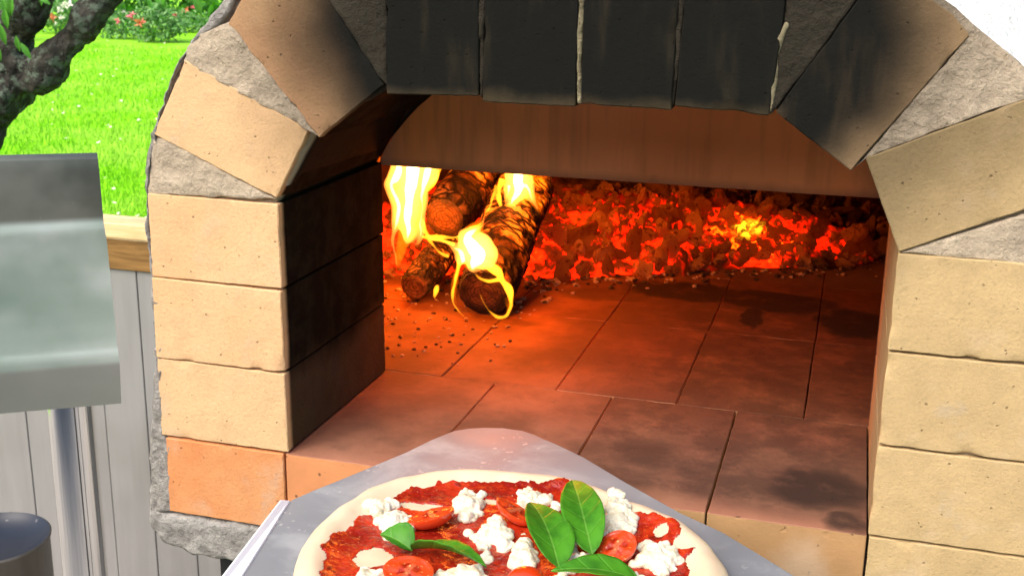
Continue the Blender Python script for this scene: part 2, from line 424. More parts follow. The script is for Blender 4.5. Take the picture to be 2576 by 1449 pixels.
# ================================================================ OVEN
oven = thing('pizza_oven', (.237, .1, GZ+.03), 'outdoor wood fired pizza oven with a sooty firebrick arch and a burning fire', 'oven')
H = .072
B_TAN = brick_mat('tan firebrick', (.70, .455, .245), (.64, .42, .225))
B_PEACH = brick_mat('peach firebrick', (.72, .46, .25), (.68, .41, .21))
B_YEL = brick_mat('yellow firebrick', (.54, .39, .20), (.48, .345, .175))
B_ORA = brick_mat('orange firebrick', (.66, .245, .095), (.64, .30, .13))
B_RED = brick_mat('reddish firebrick', (.62, .34, .18), (.60, .38, .20))
MORT = mortar_mat('arch mortar', (.56, .46, .34), (.42, .34, .25))
CONC = mortar_mat('rough insulating concrete', (.42, .40, .37), (.20, .19, .175), 70, 1.0, False)
def P(*uv): return [(atY(u, v, 0).x, atY(u, v, 0).z) for u, v in uv]
s = [0]
def brick(outline, mat, y0=0.0, y1=.217, label=None):
    s[0] += 1
    bm = prism(outline, y0+random.uniform(-.0006, .0006), y1, .0008, .005, .0004, 130, s[0]*1.3, ycuts=(.004, .02, .05, .1, .15))
    cx_ = sum(p[0] for p in outline)/len(outline); cz_ = sum(p[1] for p in outline)/len(outline); n_ = len(outline)
    for v in bm.verts:
        if v.co.y > .006: continue
        d = min(((Vector((v.co.x, v.co.z))-q_).length for q_ in [Vector(outline[i]).lerp(Vector(outline[(i+1) % n_]), max(0, min(1, (Vector((v.co.x, v.co.z))-Vector(outline[i])).dot(Vector(outline[(i+1) % n_])-Vector(outline[i]))/(Vector(outline[(i+1) % n_])-Vector(outline[i])).length_squared))) for i in range(n_)]))
        if d < .0045:
            k = noise.noise(Vector((v.co.x*60, s[0]*3.7, v.co.z*60)))-.26
            if k > 0:
                k = min(1, k*3); v.co.y += .0024*k*(1-d/.0045); u_ = Vector((cx_-v.co.x, 0, cz_-v.co.z)).normalized(); v.co += u_*.0009*k
    o = bobj(bm, 'brick', mat, oven, False)
    for p in o.data.polygons: p.use_smooth = True
    o.data.set_sharp_from_angle(angle=R(32)); return o
g = .0009
# left pier
for k, (mat, xl) in enumerate(((B_TAN, -.122), (B_PEACH, -.121), (B_PEACH, -.120))):
    brick([(xl, k*H+g), (.0006, k*H+g+.0004), (-.0002, (k+1)*H-g), (xl+.001, (k+1)*H-g+.001)], mat)
# right pier
for k, mat in enumerate((B_YEL, B_YEL, B_YEL)):
    brick([(.4735, k*H+g), (.62, k*H+g), (.62, (k+1)*H-g), (.4735, (k+1)*H-g)], mat)
# front course of the hearth (faces seen from outside) left and right of the opening
brick([(-.1185, -.0715), (-.0038, -.0715), (-.0038, -g), (-.1175, -g)], B_ORA, .0003)
brick([(.4745, -.0715), (.62, -.0715), (.62, -g), (.4745, -g)], B_YEL, .0003)
# arch bricks, traced from their joints
brick(P((694, 500), (386, 338), (466, 152), (778, 328)), B_TAN)
brick(P((802, 348), (572, 62), (640, -60), (816, -15), (964, 214)), B_RED)
brick(P((972, 237), (968, 0), (960, -160), (1190, -165), (1204, 0), (1203, 243)), B_YEL)
brick(P((1212, 257), (1220, 0), (1222, -165), (1452, -165), (1455, 0), (1447, 270)), B_YEL)
brick(P((1461, 262), (1470, 0), (1475, -165), (1712, -165), (1706, 0), (1688, 278)), B_YEL)
brick(P((1698, 268), (1722, 0), (1735, -165), (1990, -165), (1970, 60), (1934, 292)), B_YEL)
brick(P((1950, 282), (2160, 0), (2260, -60), (2400, 40), (2440, 90), (2140, 430)), B_TAN)
brick(P((2177, 398), (2620, 235), (2640, 520), (2576, 528), (2262, 634)), B_YEL)
# mortar wedges between them
def wedge(pts, name='mortar_joint', y0=.0012, amp=.0016, mat=None, y1=.05, freq=70):
    s[0] += 1
    return bobj(prism(P(*pts), y0, y1, .001, .004, amp, freq, s[0]*.7), name, mat or MORT, oven, True)
wedge([(366, 489), (384, 344), (420, 352), (692, 503)], y0=.001)
wedge([(790, 338), (462, 158), (470, 120), (500, 85), (574, 55), (800, 345)], y0=.0, amp=.0022)
wedge([(966, 216), (814, -10), (800, -60), (964, -160), (970, 10), (971, 232)], y0=.002)
wedge([(1204, 240), (1196, -160), (1222, -160), (1212, 255)], y0=.0015, amp=.002)
PALE = mortar_mat('pale crumbling mortar', (.36, .31, .19), (.025, .023, .016), 60, 1.0, False)
wedge([(1449, 262), (1456, -160), (1474, -160), (1459, 262)], y0=.0003, amp=.0012, mat=PALE)
wedge([(1690, 272), (1710, -160), (1736, -160), (1697, 268)], y0=.002, amp=.0015)
wedge([(1936, 288), (1972, 60), (1992, -160), (2230, -90), (2162, -4), (1949, 280)], y0=.0022)
wedge([(1934, 288), (1942, 180), (1950, 100), (1974, 55), (1986, 60), (1964, 120), (1956, 200), (1946, 276)], 'mortar_joint', .0012, .0012, PALE)
wedge([(2148, 424), (2436, 96), (2520, 150), (2630, 215), (2620, 234), (2176, 396)], y0=.001)
wedge([(2264, 636), (2640, 522), (2640, 672), (2390, 648)], y0=.001, amp=.001)
# body of mortar behind the bricks and the rough outer coat
outer = P((374, 1452), (372, 1290), (374, 1150), (383, 980), (386, 880), (376, 700), (364, 560), (364, 490), (374, 400), (390, 330), (408, 255), (448, 152), (492, 84), (528, 42), (585, -30), (640, -75), (760, -140), (960, -200), (1400, -215), (1950, -200), (2240, -100), (2360, -15), (2450, 62), (2576, 165), (2680, 280), (2800, 450))
def zc(z): return [(x, q) for x, q in outer if q > z]
ox = zc(-.074)
inner_left = [(-.006, -.0715), (-.006, .214), (.030, .272), (.093, .311), (.381, .311), (.450, .276), (.484, .214), (.480, -.0715)]
body = [(-.1405, -.0715)]+ox[0:]+[(.66, .2), (.66, -.0715)]
poly = body+inner_left[::-1]
bm = prism(poly, .006, .2165, .0, .007, .0008, 60, 2.2, ycuts=(.03, .08, .14))
bobj(bm, 'mortar_core', MORT, oven, True)
# outer coat: a rough strip outside the bricks
strip = [(x, z) for x, z in ox if x < .02]
inn = [(x, z) for x, z in P((560, 55), (510, 92), (455, 150), (420, 240), (395, 320), (380, 345), (371, 420), (370, 490), (377, 600), (388, 700), (404, 760), (415, 860), (402, 900), (408, 1000), (412, 1098), (424, 1110), (428, 1200), (436, 1292))][::-1]
OC = mortar_mat('outer coat mortar', (.46, .43, .39), (.24, .22, .20), 120, 1.0, False)
bm = prism([(-.1405, -.076)]+strip+inn[::-1], .0005, .19, .0015, .004, .0024, 90, 9.1)
bobj(bm, 'outer_coat', OC, oven, True)
# grey base slab under the brick course
slab = P((436, 1286), (700, 1330), (1600, 1470), (2400, 1595), (2900, 1660), (2900, 1790), (2300, 1720), (1400, 1560), (700, 1428), (560, 1408), (450, 1398), (398, 1378), (376, 1335), (372, 1284))
slab = [(x, min(z, -.0725)) for x, z in slab]
bm = prism([(-.1395, -.0742), (.70, -.0735), (.70, -.118), (.2, -.118), (-.05, -.1125), (-.10, -.110), (-.128, -.104), (-.1395, -.090)], -.001, .30, .002, .0045, .0026, 70, 4.4)
bobj(bm, 'base_slab', CONC, oven, True)
bm = bmesh.new(); box(bm, -.22, .74, .301, 1.28, -.16, -.1165); bobj(bm, 'rear_slab', CONC, oven)
# hearth bricks, traced joints
def floor_mat(name, base, alt, face):
    mt = M(name); x, y, z = mt.xyz()
    c = mt.mix(mt.ss(mt.noise(10, 4), .35, .65), base, alt)
    c = mt.mix(mt.math('MULTIPLY', mt.ss(mt.noise(60, 5, .65), .5, .72), .35), c, tuple(q*.55 for q in base))
    wc = mt.warp(16, .045); wc = mt.warp(60, .016, co=wc)
    st = None
    spots = [((x_, y_, 0), (a_, b_, .1), sf, am) for x_, y_, a_, b_, sf, am in (
        (.432, .075, .055, .058, .6, .95), (.389, .10, .045, .04, .7, .7), (.458, .018, .022, .022, .6, .9), (.29, .10, .05, .05, .6, .85), (.278, .05, .03, .03, .7, .5),
        (.16, .575, .075, .04, .4, .8), (.25, .62, .10, .055, .35, .97), (.36, .61, .10, .055, .3, .97), (.34, .53, .016, .06, .4, .97), (.465, .55, .065, .07, .3, .98), (.40, .60, .045, .035, .4, .9),
        (.412, .287, .022, .010, .5, .7), (.47, .38, .022, .035, .5, .85), (.22, .47, .04, .012, .6, .5), (.06, .425, .06, .02, .6, .8), (.01, .03, .03, .05, .7, .4), (.10, .05, .05, .02, .7, .4), (.24, .16, .05, .02, .7, .4))]  # the spot at the log ends paints their shadow on the floor
    for cc, rr, sf, am in spots:
        b = mt.math('MULTIPLY', mt.blob(wc, cc, rr, sf), am); st = b if st is None else mt.math('MAXIMUM', st, b)
    st = mt.math('MULTIPLY', st, mt.ss(mt.noise(30, 5, .65), .2, .5, .75, 1.0))
    sp = speckle(mt, 75, .33)
    st = mt.math('MAXIMUM', st, mt.math('MULTIPLY', sp, .55))
    # smoke veil on the brick tops, also painting in the shade of the mouth
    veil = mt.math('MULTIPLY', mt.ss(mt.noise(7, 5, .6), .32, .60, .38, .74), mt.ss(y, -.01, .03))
    rt = mt.math('MULTIPLY', mt.ss(mt.math('ADD', x, mt.math('MULTIPLY', mt.noise(9, 4), .12)), .14, .34), mt.ss(mt.noise(24, 6, .68), .25, .6, .50, .82))  # patchy darkening that grows towards the right
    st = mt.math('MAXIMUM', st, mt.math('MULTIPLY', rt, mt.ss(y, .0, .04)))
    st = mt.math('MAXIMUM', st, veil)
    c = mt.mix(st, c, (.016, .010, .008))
    c = mt.mix(mt.ss(y, .12, .34, 0, .85), c, mt.mix(1.0, c, (1, .82, .42), 'MULTIPLY'))  # warmer tint deeper in, the fire's orange glow put into the brick colour
    # ash dust near the fire
    c = mt.mix(mt.math('MULTIPLY', mt.ss(y, .66, .78), .5), c, (.16, .12, .10))
    n = mt.n.new('ShaderNodeNewGeometry'); nx, ny, nz = mt.xyz(n.outputs['Normal'])
    fc = mt.mix(mt.ss(mt.noise(14, 4), .35, .65), face, tuple(q*.82 for q in face))
    fc = mt.mix(mt.math('MULTIPLY', speckle(mt, 150, .3), .8), fc, (.09, .045, .025))
    fc = mt.mix(mt.math('MULTIPLY', mt.blob(wc, (.43, 0, -.04), (.02, .1, .03), .5), .22), fc, (.6, .55, .48))
    c = mt.mix(mt.ss(nz, .3, .75), fc, c)
    mt.bump(mt.math('ADD', mt.noise(260, 5, .65), mt.math('MULTIPLY', sp, -1.)), .4, .0012, mt.bump(mt.noise(40, 3), .25, .002))
    return mt.fin(c, .8, spec=.3)
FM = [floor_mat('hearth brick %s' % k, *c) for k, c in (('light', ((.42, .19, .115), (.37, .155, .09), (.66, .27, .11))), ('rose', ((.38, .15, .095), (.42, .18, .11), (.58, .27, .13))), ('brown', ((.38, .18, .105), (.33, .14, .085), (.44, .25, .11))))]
rows = [(0.0, .2223, -.0028), (.2223, .462, -.0601), (.462, .702, -.0595), (.702, .942, -.0601), (.942, 1.12, -.0028)]
for r, (y0, y1, xo) in enumerate(rows):
    i = -3 if r else 0
    while True:
        x0 = xo+i*.119; x1 = x0+.119; i += 1
        if x0 > (.70 if r else .47): break
        if r == 0 and x1 > .48: break
        if r == 0: x1 = min(x1, .4738)
        if r and x1 < -.20: continue
        x0 = max(x0, -.12 if r == 1 else -.19)
        gg = .0011 if (i*7+r*3) % 3 else .0017; zt = random.uniform(-.0005, 0)
        bm = bmesh.new(); box(bm, x0+gg*.6, x1-gg*.6, y0+(.0006 if r == 0 else gg*.5), y1-gg*.5, -.0715, zt)
        bmesh.ops.bevel(bm, geom=bm.edges[:], offset=.0006, segments=1, affect='EDGES')
        cut_grid(bm, .012, (0, 1)); s[0] += 1; jitter(bm, .0005, 60, s[0])
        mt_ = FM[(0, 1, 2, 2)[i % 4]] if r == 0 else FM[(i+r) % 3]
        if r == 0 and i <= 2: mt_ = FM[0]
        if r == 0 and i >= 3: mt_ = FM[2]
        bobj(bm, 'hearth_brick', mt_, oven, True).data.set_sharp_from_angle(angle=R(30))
bm = bmesh.new(); box(bm, -.10, .60, .008, .26, -.0735, -.022); box(bm, -.19, .70, .2601, 1.12, -.0735, -.022)
mt = M('joint dust'); bobj(bm, 'hearth_bedding', mt.fin((.03, .018, .012), .95), oven)
# chamber walls, outer dome
mt = M('chamber brick'); n = mt.noise(6, 5); x, y, z = mt.xyz()
c = mt.mix(mt.ss(n, .3, .7), (.05, .03, .02), (.16, .09, .055)); mt.bump(mt.noise(70, 5), .6, .004); CHB = mt.fin(c, .9)
DC = Vector((.237, .665)); RI = .46
def dome(rad, hgt, z0, seg=64, rings=14, opening=None):
    bm = bmesh.new(); prev = None
    for j in range(rings+1):
        t = j/rings*math.pi/2; rr = rad*math.cos(t)**.8 if j < rings else .001; zz = z0+hgt*math.sin(t)
        rg = [bm.verts.new((DC.x+rr*math.cos(2*math.pi*k/seg), DC.y+rr*math.sin(2*math.pi*k/seg), zz)) for k in range(seg)]
        if prev:
            for k in range(seg): bm.faces.new((prev[k], prev[(k+1) % seg], rg[(k+1) % seg], rg[k]))
        prev = rg
    if opening:
        bmesh.ops.delete(bm, geom=[f for f in bm.faces if opening(f.calc_center_median())], context='FACES')
    return bm
o = bobj(dome(RI, .44, -.002, 96, 24, lambda c: c.y < .42 and -.16 < c.x < .484 and c.z < .33), 'chamber_wall', CHB, oven, True)
mt = M('white insulating render'); n = mt.noise(30, 6, .7); c = mt.mix(mt.ss(n, .3, .7), (.80, .77, .74), (.86, .85, .84))
mt.bump(mt.noise(160, 5, .7, co=mt.scale((1, 1, .5))), .8, .006, mt.bump(n, .8, .015)); WH = mt.fin(c, .95, spec=.1)
bm = dome(.62, .60, -.115, 96, 26, lambda c: c.y < .20 or (c.y < .30 and -.07 < c.x < .54))
bobj(bm, 'outer_dome', WH, oven, True)
ring = [(-.1395, -.1155)]+[(x*.985+.0035, z*.985) for x, z in ox]+[(.655, .2), (.655, -.1155)]
bm = prism(ring+[(.56, -.1155), (.56, .235), (.50, .315), (.42, .3455), (.06, .3455), (-.02, .315), (-.078, .235), (-.078, -.1155)], .2168, .36, 0, .012, .0015, 40, 6.)
bobj(bm, 'dome_collar', WH, oven, True)
# front wall of the chamber either side of, and above, the throat
for x0, x1, y0, y1, z0, z1 in ((-.10, .50, .2275, .2315, .2365, .338), (-.10, -.008, .2175, .232, -.07, .235), (.4745, .55, .2175, .262, -.07, .235), (.05, .43, .2275, .262, .3405, .39)):
    bm = bmesh.new(); box(bm, x0, x1, y0, y1, z0, z1); bobj(bm, 'chamber_front', CHB, oven)
# hanging steel plate in the throat
mt = M('heat tinted steel'); x, y, z = mt.xyz()
n = mt.noise(5, 4, .5); st = mt.noise(70, 4, co=mt.scale((1, 1, .08)))
c = mt.mix(mt.ss(n, .35, .65), (.80, .30, .11), (.86, .36, .15))
c = mt.mix(mt.math('MULTIPLY', mt.ss(st, .45, .7), .25), c, (.16, .085, .05))
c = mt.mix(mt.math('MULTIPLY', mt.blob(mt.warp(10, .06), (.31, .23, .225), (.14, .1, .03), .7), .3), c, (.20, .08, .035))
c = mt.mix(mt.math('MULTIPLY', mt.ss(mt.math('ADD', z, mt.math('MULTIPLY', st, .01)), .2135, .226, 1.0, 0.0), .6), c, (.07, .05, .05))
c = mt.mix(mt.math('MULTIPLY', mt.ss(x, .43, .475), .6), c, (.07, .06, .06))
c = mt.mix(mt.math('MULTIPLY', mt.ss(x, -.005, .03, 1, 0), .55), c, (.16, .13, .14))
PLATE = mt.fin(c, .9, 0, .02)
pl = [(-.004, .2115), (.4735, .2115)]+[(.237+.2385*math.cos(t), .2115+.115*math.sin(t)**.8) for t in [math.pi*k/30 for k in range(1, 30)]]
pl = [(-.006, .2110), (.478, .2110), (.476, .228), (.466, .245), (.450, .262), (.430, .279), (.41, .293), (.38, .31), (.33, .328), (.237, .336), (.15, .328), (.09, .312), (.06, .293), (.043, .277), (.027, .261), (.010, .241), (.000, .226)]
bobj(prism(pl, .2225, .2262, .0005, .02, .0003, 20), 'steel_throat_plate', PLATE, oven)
# stand under the slab
mt = M('stand steel'); STS = mt.fin((.03, .03, .032), .5, .3)
for x, y in ((-.075, .06), (.55, .06), (-.075, 1.15), (.55, 1.15)):
    bm = bmesh.new(); box(bm, x-.02, x+.02, y-.02, y+.02, GZ+.03, -.119 if y < .3 else -.1605); bobj(bm, 'stand_leg', STS, oven)

# ================================================================ FIRE
def heat(mt, pos):
    """1 where the ember bed is hot: left behind the logs and two pockets further right"""
    wc = mt.warp(16, .05, co=pos)
    hs = None
    for c, r, a in (((-.05, .66, .05), (.16, .16, .14), .9), ((.12, .72, .05), (.11, .12, .12), .85), ((.21, .80, .06), (.07, .09, .09), .6), ((.315, .83, .05), (.08, .07, .07), 1.2), ((.29, .84, .02), (.06, .05, .05), .6), ((.43, .86, .03), (.05, .04, .05), .4)):
        b = mt.math('MULTIPLY', mt.blob(wc, c, r, .5), a); hs = b if hs is None else mt.math('MAXIMUM', hs, b)
    return hs
def ember_mat(name, bed):
    mt = M(name); ge = mt.n.new('ShaderNodeNewGeometry'); pos = ge.outputs['Position']
    hs = heat(mt, pos)
    n = mt.noise(38, 4, .6, co=pos); n2 = mt.noise(120, 4, .65, co=pos)
    e = mt.math('MULTIPLY', hs, mt.ss(n, .36 if bed else .56, .55 if bed else .68))
    e = mt.math('MULTIPLY', e, mt.ss(n2, .25, .6, .35, 1.0))
    core = mt.blob(mt.warp(40, .02, co=pos), (.304, .825, .046), (.020, .03, .013), .5)
    core = mt.math('MULTIPLY', core, mt.ss(mt.noise(75, 4, .7, co=pos), .42, .56, .08, 1.0))
    ec = mt.ramp(e, [(0, (0, 0, 0)), (.15, (.12, .001, 0)), (.45, (.80, .006, .0006)), (.85, (1.3, .014, .0008)), (1, (1.9, .13, .002))])
    ec = mt.mix(1.0, ec, mt.mix(mt.math('MULTIPLY', hs, .45), (0, 0, 0), (.20, .012, .0005)), 'ADD')  # faint orange emission standing in for firelight on the ash
    ec = mt.mix(core, ec, (2.0, .95, .02))
    ash = mt.mix(mt.ss(mt.noise(60, 4), .35, .62), (.20, .12, .06), (.66, .43, .25))
    ash = mt.mix(mt.ss(mt.noise(90, 5, .7, co=pos), .54, .66), ash, (.018, .012, .010))
    if bed: ash = mt.mix(.85, ash, (.02, .012, .008))
    else:
        oi = mt.n.new('ShaderNodeObjectInfo'); ash = mt.mix(mt.ss(oi.outputs['Random'], .15, .75, .8, 0.0), ash, (.035, .022, .016))
    mt.p.inputs['Emission Strength'].default_value = 1.6 if bed else .85
    mt.link(ec, mt.p.inputs['Emission Color'])
    mt.bump(mt.noise(170, 5, .7), .9, .004, mt.bump(mt.noise(60, 4), .8, .006))
    return mt.fin(ash, .95, spec=.1)
EB = ember_mat('ember bed', True); EL = ember_mat('ember lump', False)
edge = [(-.30, .50), (-.15, .55), (-.05, .60), (.056, .61), (.194, .69), (.321, .765), (.454, .83), (.504, .90), (.62, .93)]
def edgeY(x):
    return edgeY0(x)+.022*noise.noise(Vector((x*14, 3, 0)))+.012*noise.noise(Vector((x*40, 8, 0)))
def edgeY0(x):
    for (a, b), (c, d) in zip(edge, edge[1:]):
        if a <= x <= c: return b+(d-b)*(x-a)/(c-a)
    return .55 if x < 0 else .93
def heapz(x, y):
    d = y-edgeY(x)
    if d < 0: return max(-.01, d*.5)
    top = .100 - max(0, x-.40)*.25
    return top*(1-math.exp(-d/.19))
V = []; Fc = []; nx, ny = 190, 120
for j in range(ny):
    for i in range(nx):
        x = -.23+.93*i/(nx-1); y = .48+.64*j/(ny-1); p = Vector((x, y, 0))
        z = heapz(x, y); d = y-edgeY(x); k = min(1, max(0, d/.03+.3))
        z += k*(noise.noise(p*28)*.012+abs(noise.noise(p*55))*.012+noise.noise(p*120)*.004)-.004
        V.append((x, y, z if d > -.03 else -.02))
for j in range(ny-1):
    for i in range(nx-1):
        c = Vector(V[j*nx+i][:2])
        if (c-DC).length < RI-.012 and V[j*nx+i][2] > -.0199: Fc.append((j*nx+i, j*nx+i+1, (j+1)*nx+i+1, (j+1)*nx+i))
me = bpy.data.meshes.new('ember_bed'); me.from_pydata(V, [], Fc)
tag(link(me, 'ember_bed', EB, smooth=True), 'bed of red glowing embers spread across the back of the oven floor', 'embers', kind='stuff')
# loose charcoal lumps
var = []
for k in range(9):
    bm = bmesh.new(); bmesh.ops.create_icosphere(bm, subdivisions=4, radius=1)
    sq = Vector((random.uniform(.75, 1.5), random.uniform(.6, 1.1), random.uniform(.5, .95))); sd_ = Vector((k*5.3, k*2.1, 0))
    planes = [(rv(), random.uniform(.45, .8)) for _ in range(16)]
    for v in bm.verts:
        for n_, dd in planes:
            e_ = v.co.dot(n_)-dd
            if e_ > 0: v.co -= n_*e_*.97
        v.co = v.co*(1.15+.30*noise.noise(v.co*1.6+sd_)+.20*noise.noise(v.co*4.5+sd_)+.12*noise.noise(v.co*11+sd_))
        v.co = Vector((v.co.x*sq.x, v.co.y*sq.y, v.co.z*sq.z))
    me = bpy.data.meshes.new('charcoal_lump'); bm.to_mesh(me); bm.free(); me.materials.append(EL)
    var.append(me)
pl_ = []; tries = 0
rl = random.Random(11)
while len(pl_) < 230 and tries < 30000:
    tries += 1
    x = rl.uniform(-.16, .60); y = edgeY(x)+.24*rl.random()**1.15-.004
    r = rl.uniform(.008, .019)*(1.15 if y-edgeY(x) < .08 else 1)
    if (Vector((x, y))-DC).length > RI-.03: continue
    if x < .075 and y < .66: continue
    z = heapz(x, y)+r*.35
    if any((Vector((x, y, z))-q).length < (r+r2)*.55 for q, r2 in pl_): continue
    pl_.append((Vector((x, y, z)), r))
for i, (p, r) in enumerate(pl_):
    o = bpy.data.objects.new('charcoal_lump', var[i % 9]); col.objects.link(o)
    o.location = p; o.scale = (r, r, r); o.rotation_euler = [rl.random()*6.28 for _ in range(3)]
    tag(o, 'glowing ash coated charcoal lump in the heap behind the logs', 'charcoal', 'charcoal lumps heaped at the back of the oven')
# small broken pieces that fill the heap
bm = bmesh.new()
for i in range(800):
    x = rl.uniform(-.18, .62); y = edgeY(x)+.26*rl.random()**1.1-.010
    if (Vector((x, y))-DC).length > RI-.02: continue
    r = rl.uniform(.0025, .0075); c0 = Vector((x, y, heapz(x, y)+r*.6+rl.random()*.006))
    ret = bmesh.ops.create_icosphere(bm, subdivisions=1, radius=r); q = Matrix.Rotation(rl.random()*6.28, 3, rv())
    k = Vector((rl.uniform(.5, 1.7), rl.uniform(.5, 1.2), rl.uniform(.4, 1)))
    for v in ret['verts']: v.co = q @ Vector((v.co.x*k.x, v.co.y*k.y, v.co.z*k.z))*rl.uniform(.75, 1.25)+c0
tag(bobj(bm, 'ember_pieces', EL), 'small broken pieces of charcoal between the lumps of the heap', 'embers', kind='stuff')
# crumbs
bm = bmesh.new()
for i in range(420):
    if rl.random() < .55: x = rl.uniform(-.13, .1); y = rl.uniform(.26, .60)
    else: x = rl.uniform(.02, .56); y = edgeY(x)-abs(rl.gauss(0, .03))
    r = rl.uniform(.0007, .0028) if y < .5 else rl.uniform(.001, .0045)
    ret = bmesh.ops.create_icosphere(bm, subdivisions=1, radius=r)
    for v in ret['verts']: v.co = Vector((v.co.x*rl.uniform(.7, 1.6), v.co.y*rl.uniform(.7, 1.4), v.co.z*.7))+Vector((x, y, r*.3))
mt = M('crumb ash'); c = mt.mix(mt.ss(mt.noise(40, 1), .45, .55), (.03, .02, .015), (.35, .25, .18))
tag(bobj(bm, 'ash_crumbs', mt.fin(c, .9)), 'dark crumbs and ash flakes scattered on the hearth around the logs', 'ash', kind='stuff')

# logs
def char_mat(name, end=False):
    mt = M(name); x, y, z = mt.xyz()                      # local: z runs along the log
    cyl = mt.n.new('ShaderNodeCombineXYZ'); ang = mt.math('ARCTAN2', y, x)
    mt.link(mt.math('MULTIPLY', ang, .028), cyl.inputs[0]); mt.link(z, cyl.inputs[1])
    co = mt.warp(40, .006, co=cyl.outputs[0])
    v = mt.vor(1, feat='DISTANCE_TO_EDGE', co=mt.scale((46, 85, 1), co=co), rnd=.85)
    ck = mt.ss(v, .02, .16)                                # 0 in the cracks
    n = mt.noise(25, 4); n3 = mt.noise(90, 4)
    if end:
        vc = mt.vor(95, feat='DISTANCE_TO_EDGE', co=mt.warp(60, .01)); ck = mt.ss(vc, .02, .12)
        l_ = mt.n.new('ShaderNodeVectorMath'); l_.operation = 'LENGTH'; mt.link(mt.co, l_.inputs[0])
        rg = mt.math('SINE', mt.math('MULTIPLY', mt.math('ADD', l_.outputs['Value'], mt.math('MULTIPLY', mt.noise(60, 2), .006)), 1500))
        c = mt.mix(mt.ss(mt.noise(50, 4), .45, .62), (.012, .007, .004), (.070, .030, .013)); c = mt.mix(mt.ss(l_.outputs['Value'], .012, .026, .8, 0.0), c, (.20, .085, .025))
        c = mt.mix(mt.math('MULTIPLY', mt.ss(rg, 0, 1), .5), c, (.006, .004, .003)); c = mt.mix(mt.ss(ck, 0, 1, .45, 1.0), (.003, .002, .002), c)
        mt.link(mt.ramp(mt.math('MULTIPLY', mt.ss(mt.noise(40, 3), .58, .7), mt.ss(vc, .0, .10, 1.0, 0.0)), [(0, (0, 0, 0)), (1, (.7, .05, .001))]), mt.p.inputs['Emission Color']); mt.p.inputs['Emission Strength'].default_value = .2
        mt.bump(mt.noise(120, 4), .7, .003); return mt.fin(c, .8)
    c = mt.mix(ck, (.01, .006, .004), mt.mix(mt.ss(n, .45, .65), (.035, .018, .010), (.20, .10, .05)))
    ge = mt.n.new('ShaderNodeNewGeometry'); gx, gy, gz_ = mt.xyz(ge.outputs['Normal'])
    e = mt.math('MULTIPLY', mt.math('MULTIPLY', ck, mt.ss(n, .40, .58)), mt.math('MULTIPLY', mt.ss(z, .015, .08), mt.ss(gz_, -.1, .6)))
    mt.link(mt.ramp(e, [(0, (0, 0, 0)), (.5, (.55, .045, .001)), (1, (1.4, .32, .012))]), mt.p.inputs['Emission Color'])
    mt.p.inputs['Emission Strength'].default_value = .55
    mt.bump(mt.math('ADD', ck, mt.math('MULTIPLY', n3, .5)), 1.0, .008)
    return mt.fin(c, .85, spec=.25)
CH = char_mat('charred log bark'); CE = char_mat('charred log end', True)
def log(a, b, r, label, seed, squash=1.0, tilt=0):
    a = Vector(a); b = Vector(b); L = (b-a).length
    t = thing('firewood_log', a, label, 'log', 'logs burning in the oven')
    t.rotation_euler = (b-a).to_track_quat('Z', 'Y').to_euler()
    bpy.context.view_layer.update()
    n, seg = 46, 56; bm = bmesh.new(); rg = []
    for i in range(n+1):
        z = L*i/n; ring = []
        for k in range(seg):
            th = 2*math.pi*k/seg; q = Vector((math.cos(th), math.sin(th)*squash, z*14+seed))
            rr = r*(1+.14*noise.noise(Vector((q.x*1.2, q.y*1.2, z*9+seed)))+.05*noise.noise(Vector((q.x*5, q.y*5, z*70+seed))))
            if abs(noise.noise(Vector((q.x*3.2, q.y*3.2, z*12+seed*2)))) < .05: rr *= .93
            e = min(1, (i+.3)/2.0); rr *= (.90+.10*e)*(.85+.15*min(1, i/14))
            ring.append(bm.verts.new((rr*math.cos(th), rr*math.sin(th)*squash, z)))
        rg.append(ring)
    for i in range(n):
        for k in range(seg): bm.faces.new((rg[i][k], rg[i][(k+1) % seg], rg[i+1][(k+1) % seg], rg[i+1][k]))
    me = bpy.data.meshes.new('bark'); 
    cap = rg[-1]; bm.faces.new(cap)
    bm.to_mesh(me); 
    ends = [tuple(v.co) for v in rg[0]]; bm.free()
    o = bpy.data.objects.new('bark', me); col.objects.link(o); me.materials.append(CH); o.parent = t
    for p in me.polygons: p.use_smooth = True
    bm = bmesh.new(); prev = [bm.verts.new(p) for p in ends]
    for f in (.8, .55, .3):
        cur = [bm.verts.new((p[0]*f, p[1]*f, noise.noise(Vector((p[0]*60*f, p[1]*60*f, seed)))*.003-.001)) for p in ends]
        for k in range(seg): bm.faces.new((prev[(k+1) % seg], prev[k], cur[k], cur[(k+1) % seg]))
        prev = cur
    bm.faces.new(prev[::-1])
    me = bpy.data.meshes.new('cut_end'); bm.to_mesh(me); bm.free(); me.materials.append(CE)
    for p in me.polygons: p.use_smooth = True
    o = bpy.data.objects.new('cut_end', me); col.objects.link(o); o.parent = t
    return t
log(atY(1044, 722, .452), atY(1150, 575, .66), .0215, 'smallest charred log, lowest at the left with a dark square end', 1.7, .95)
log(atY(1216, 738, .430), atY(1322, 470, .66), .0390, 'thickest charred log, front end in flames on the hearth right of the small log', 5.2)
log(atY(1118, 548, .560), atY(1256, 395, .74), .0350, 'cracked glowing log lying across the top behind the other two logs', 9.9)

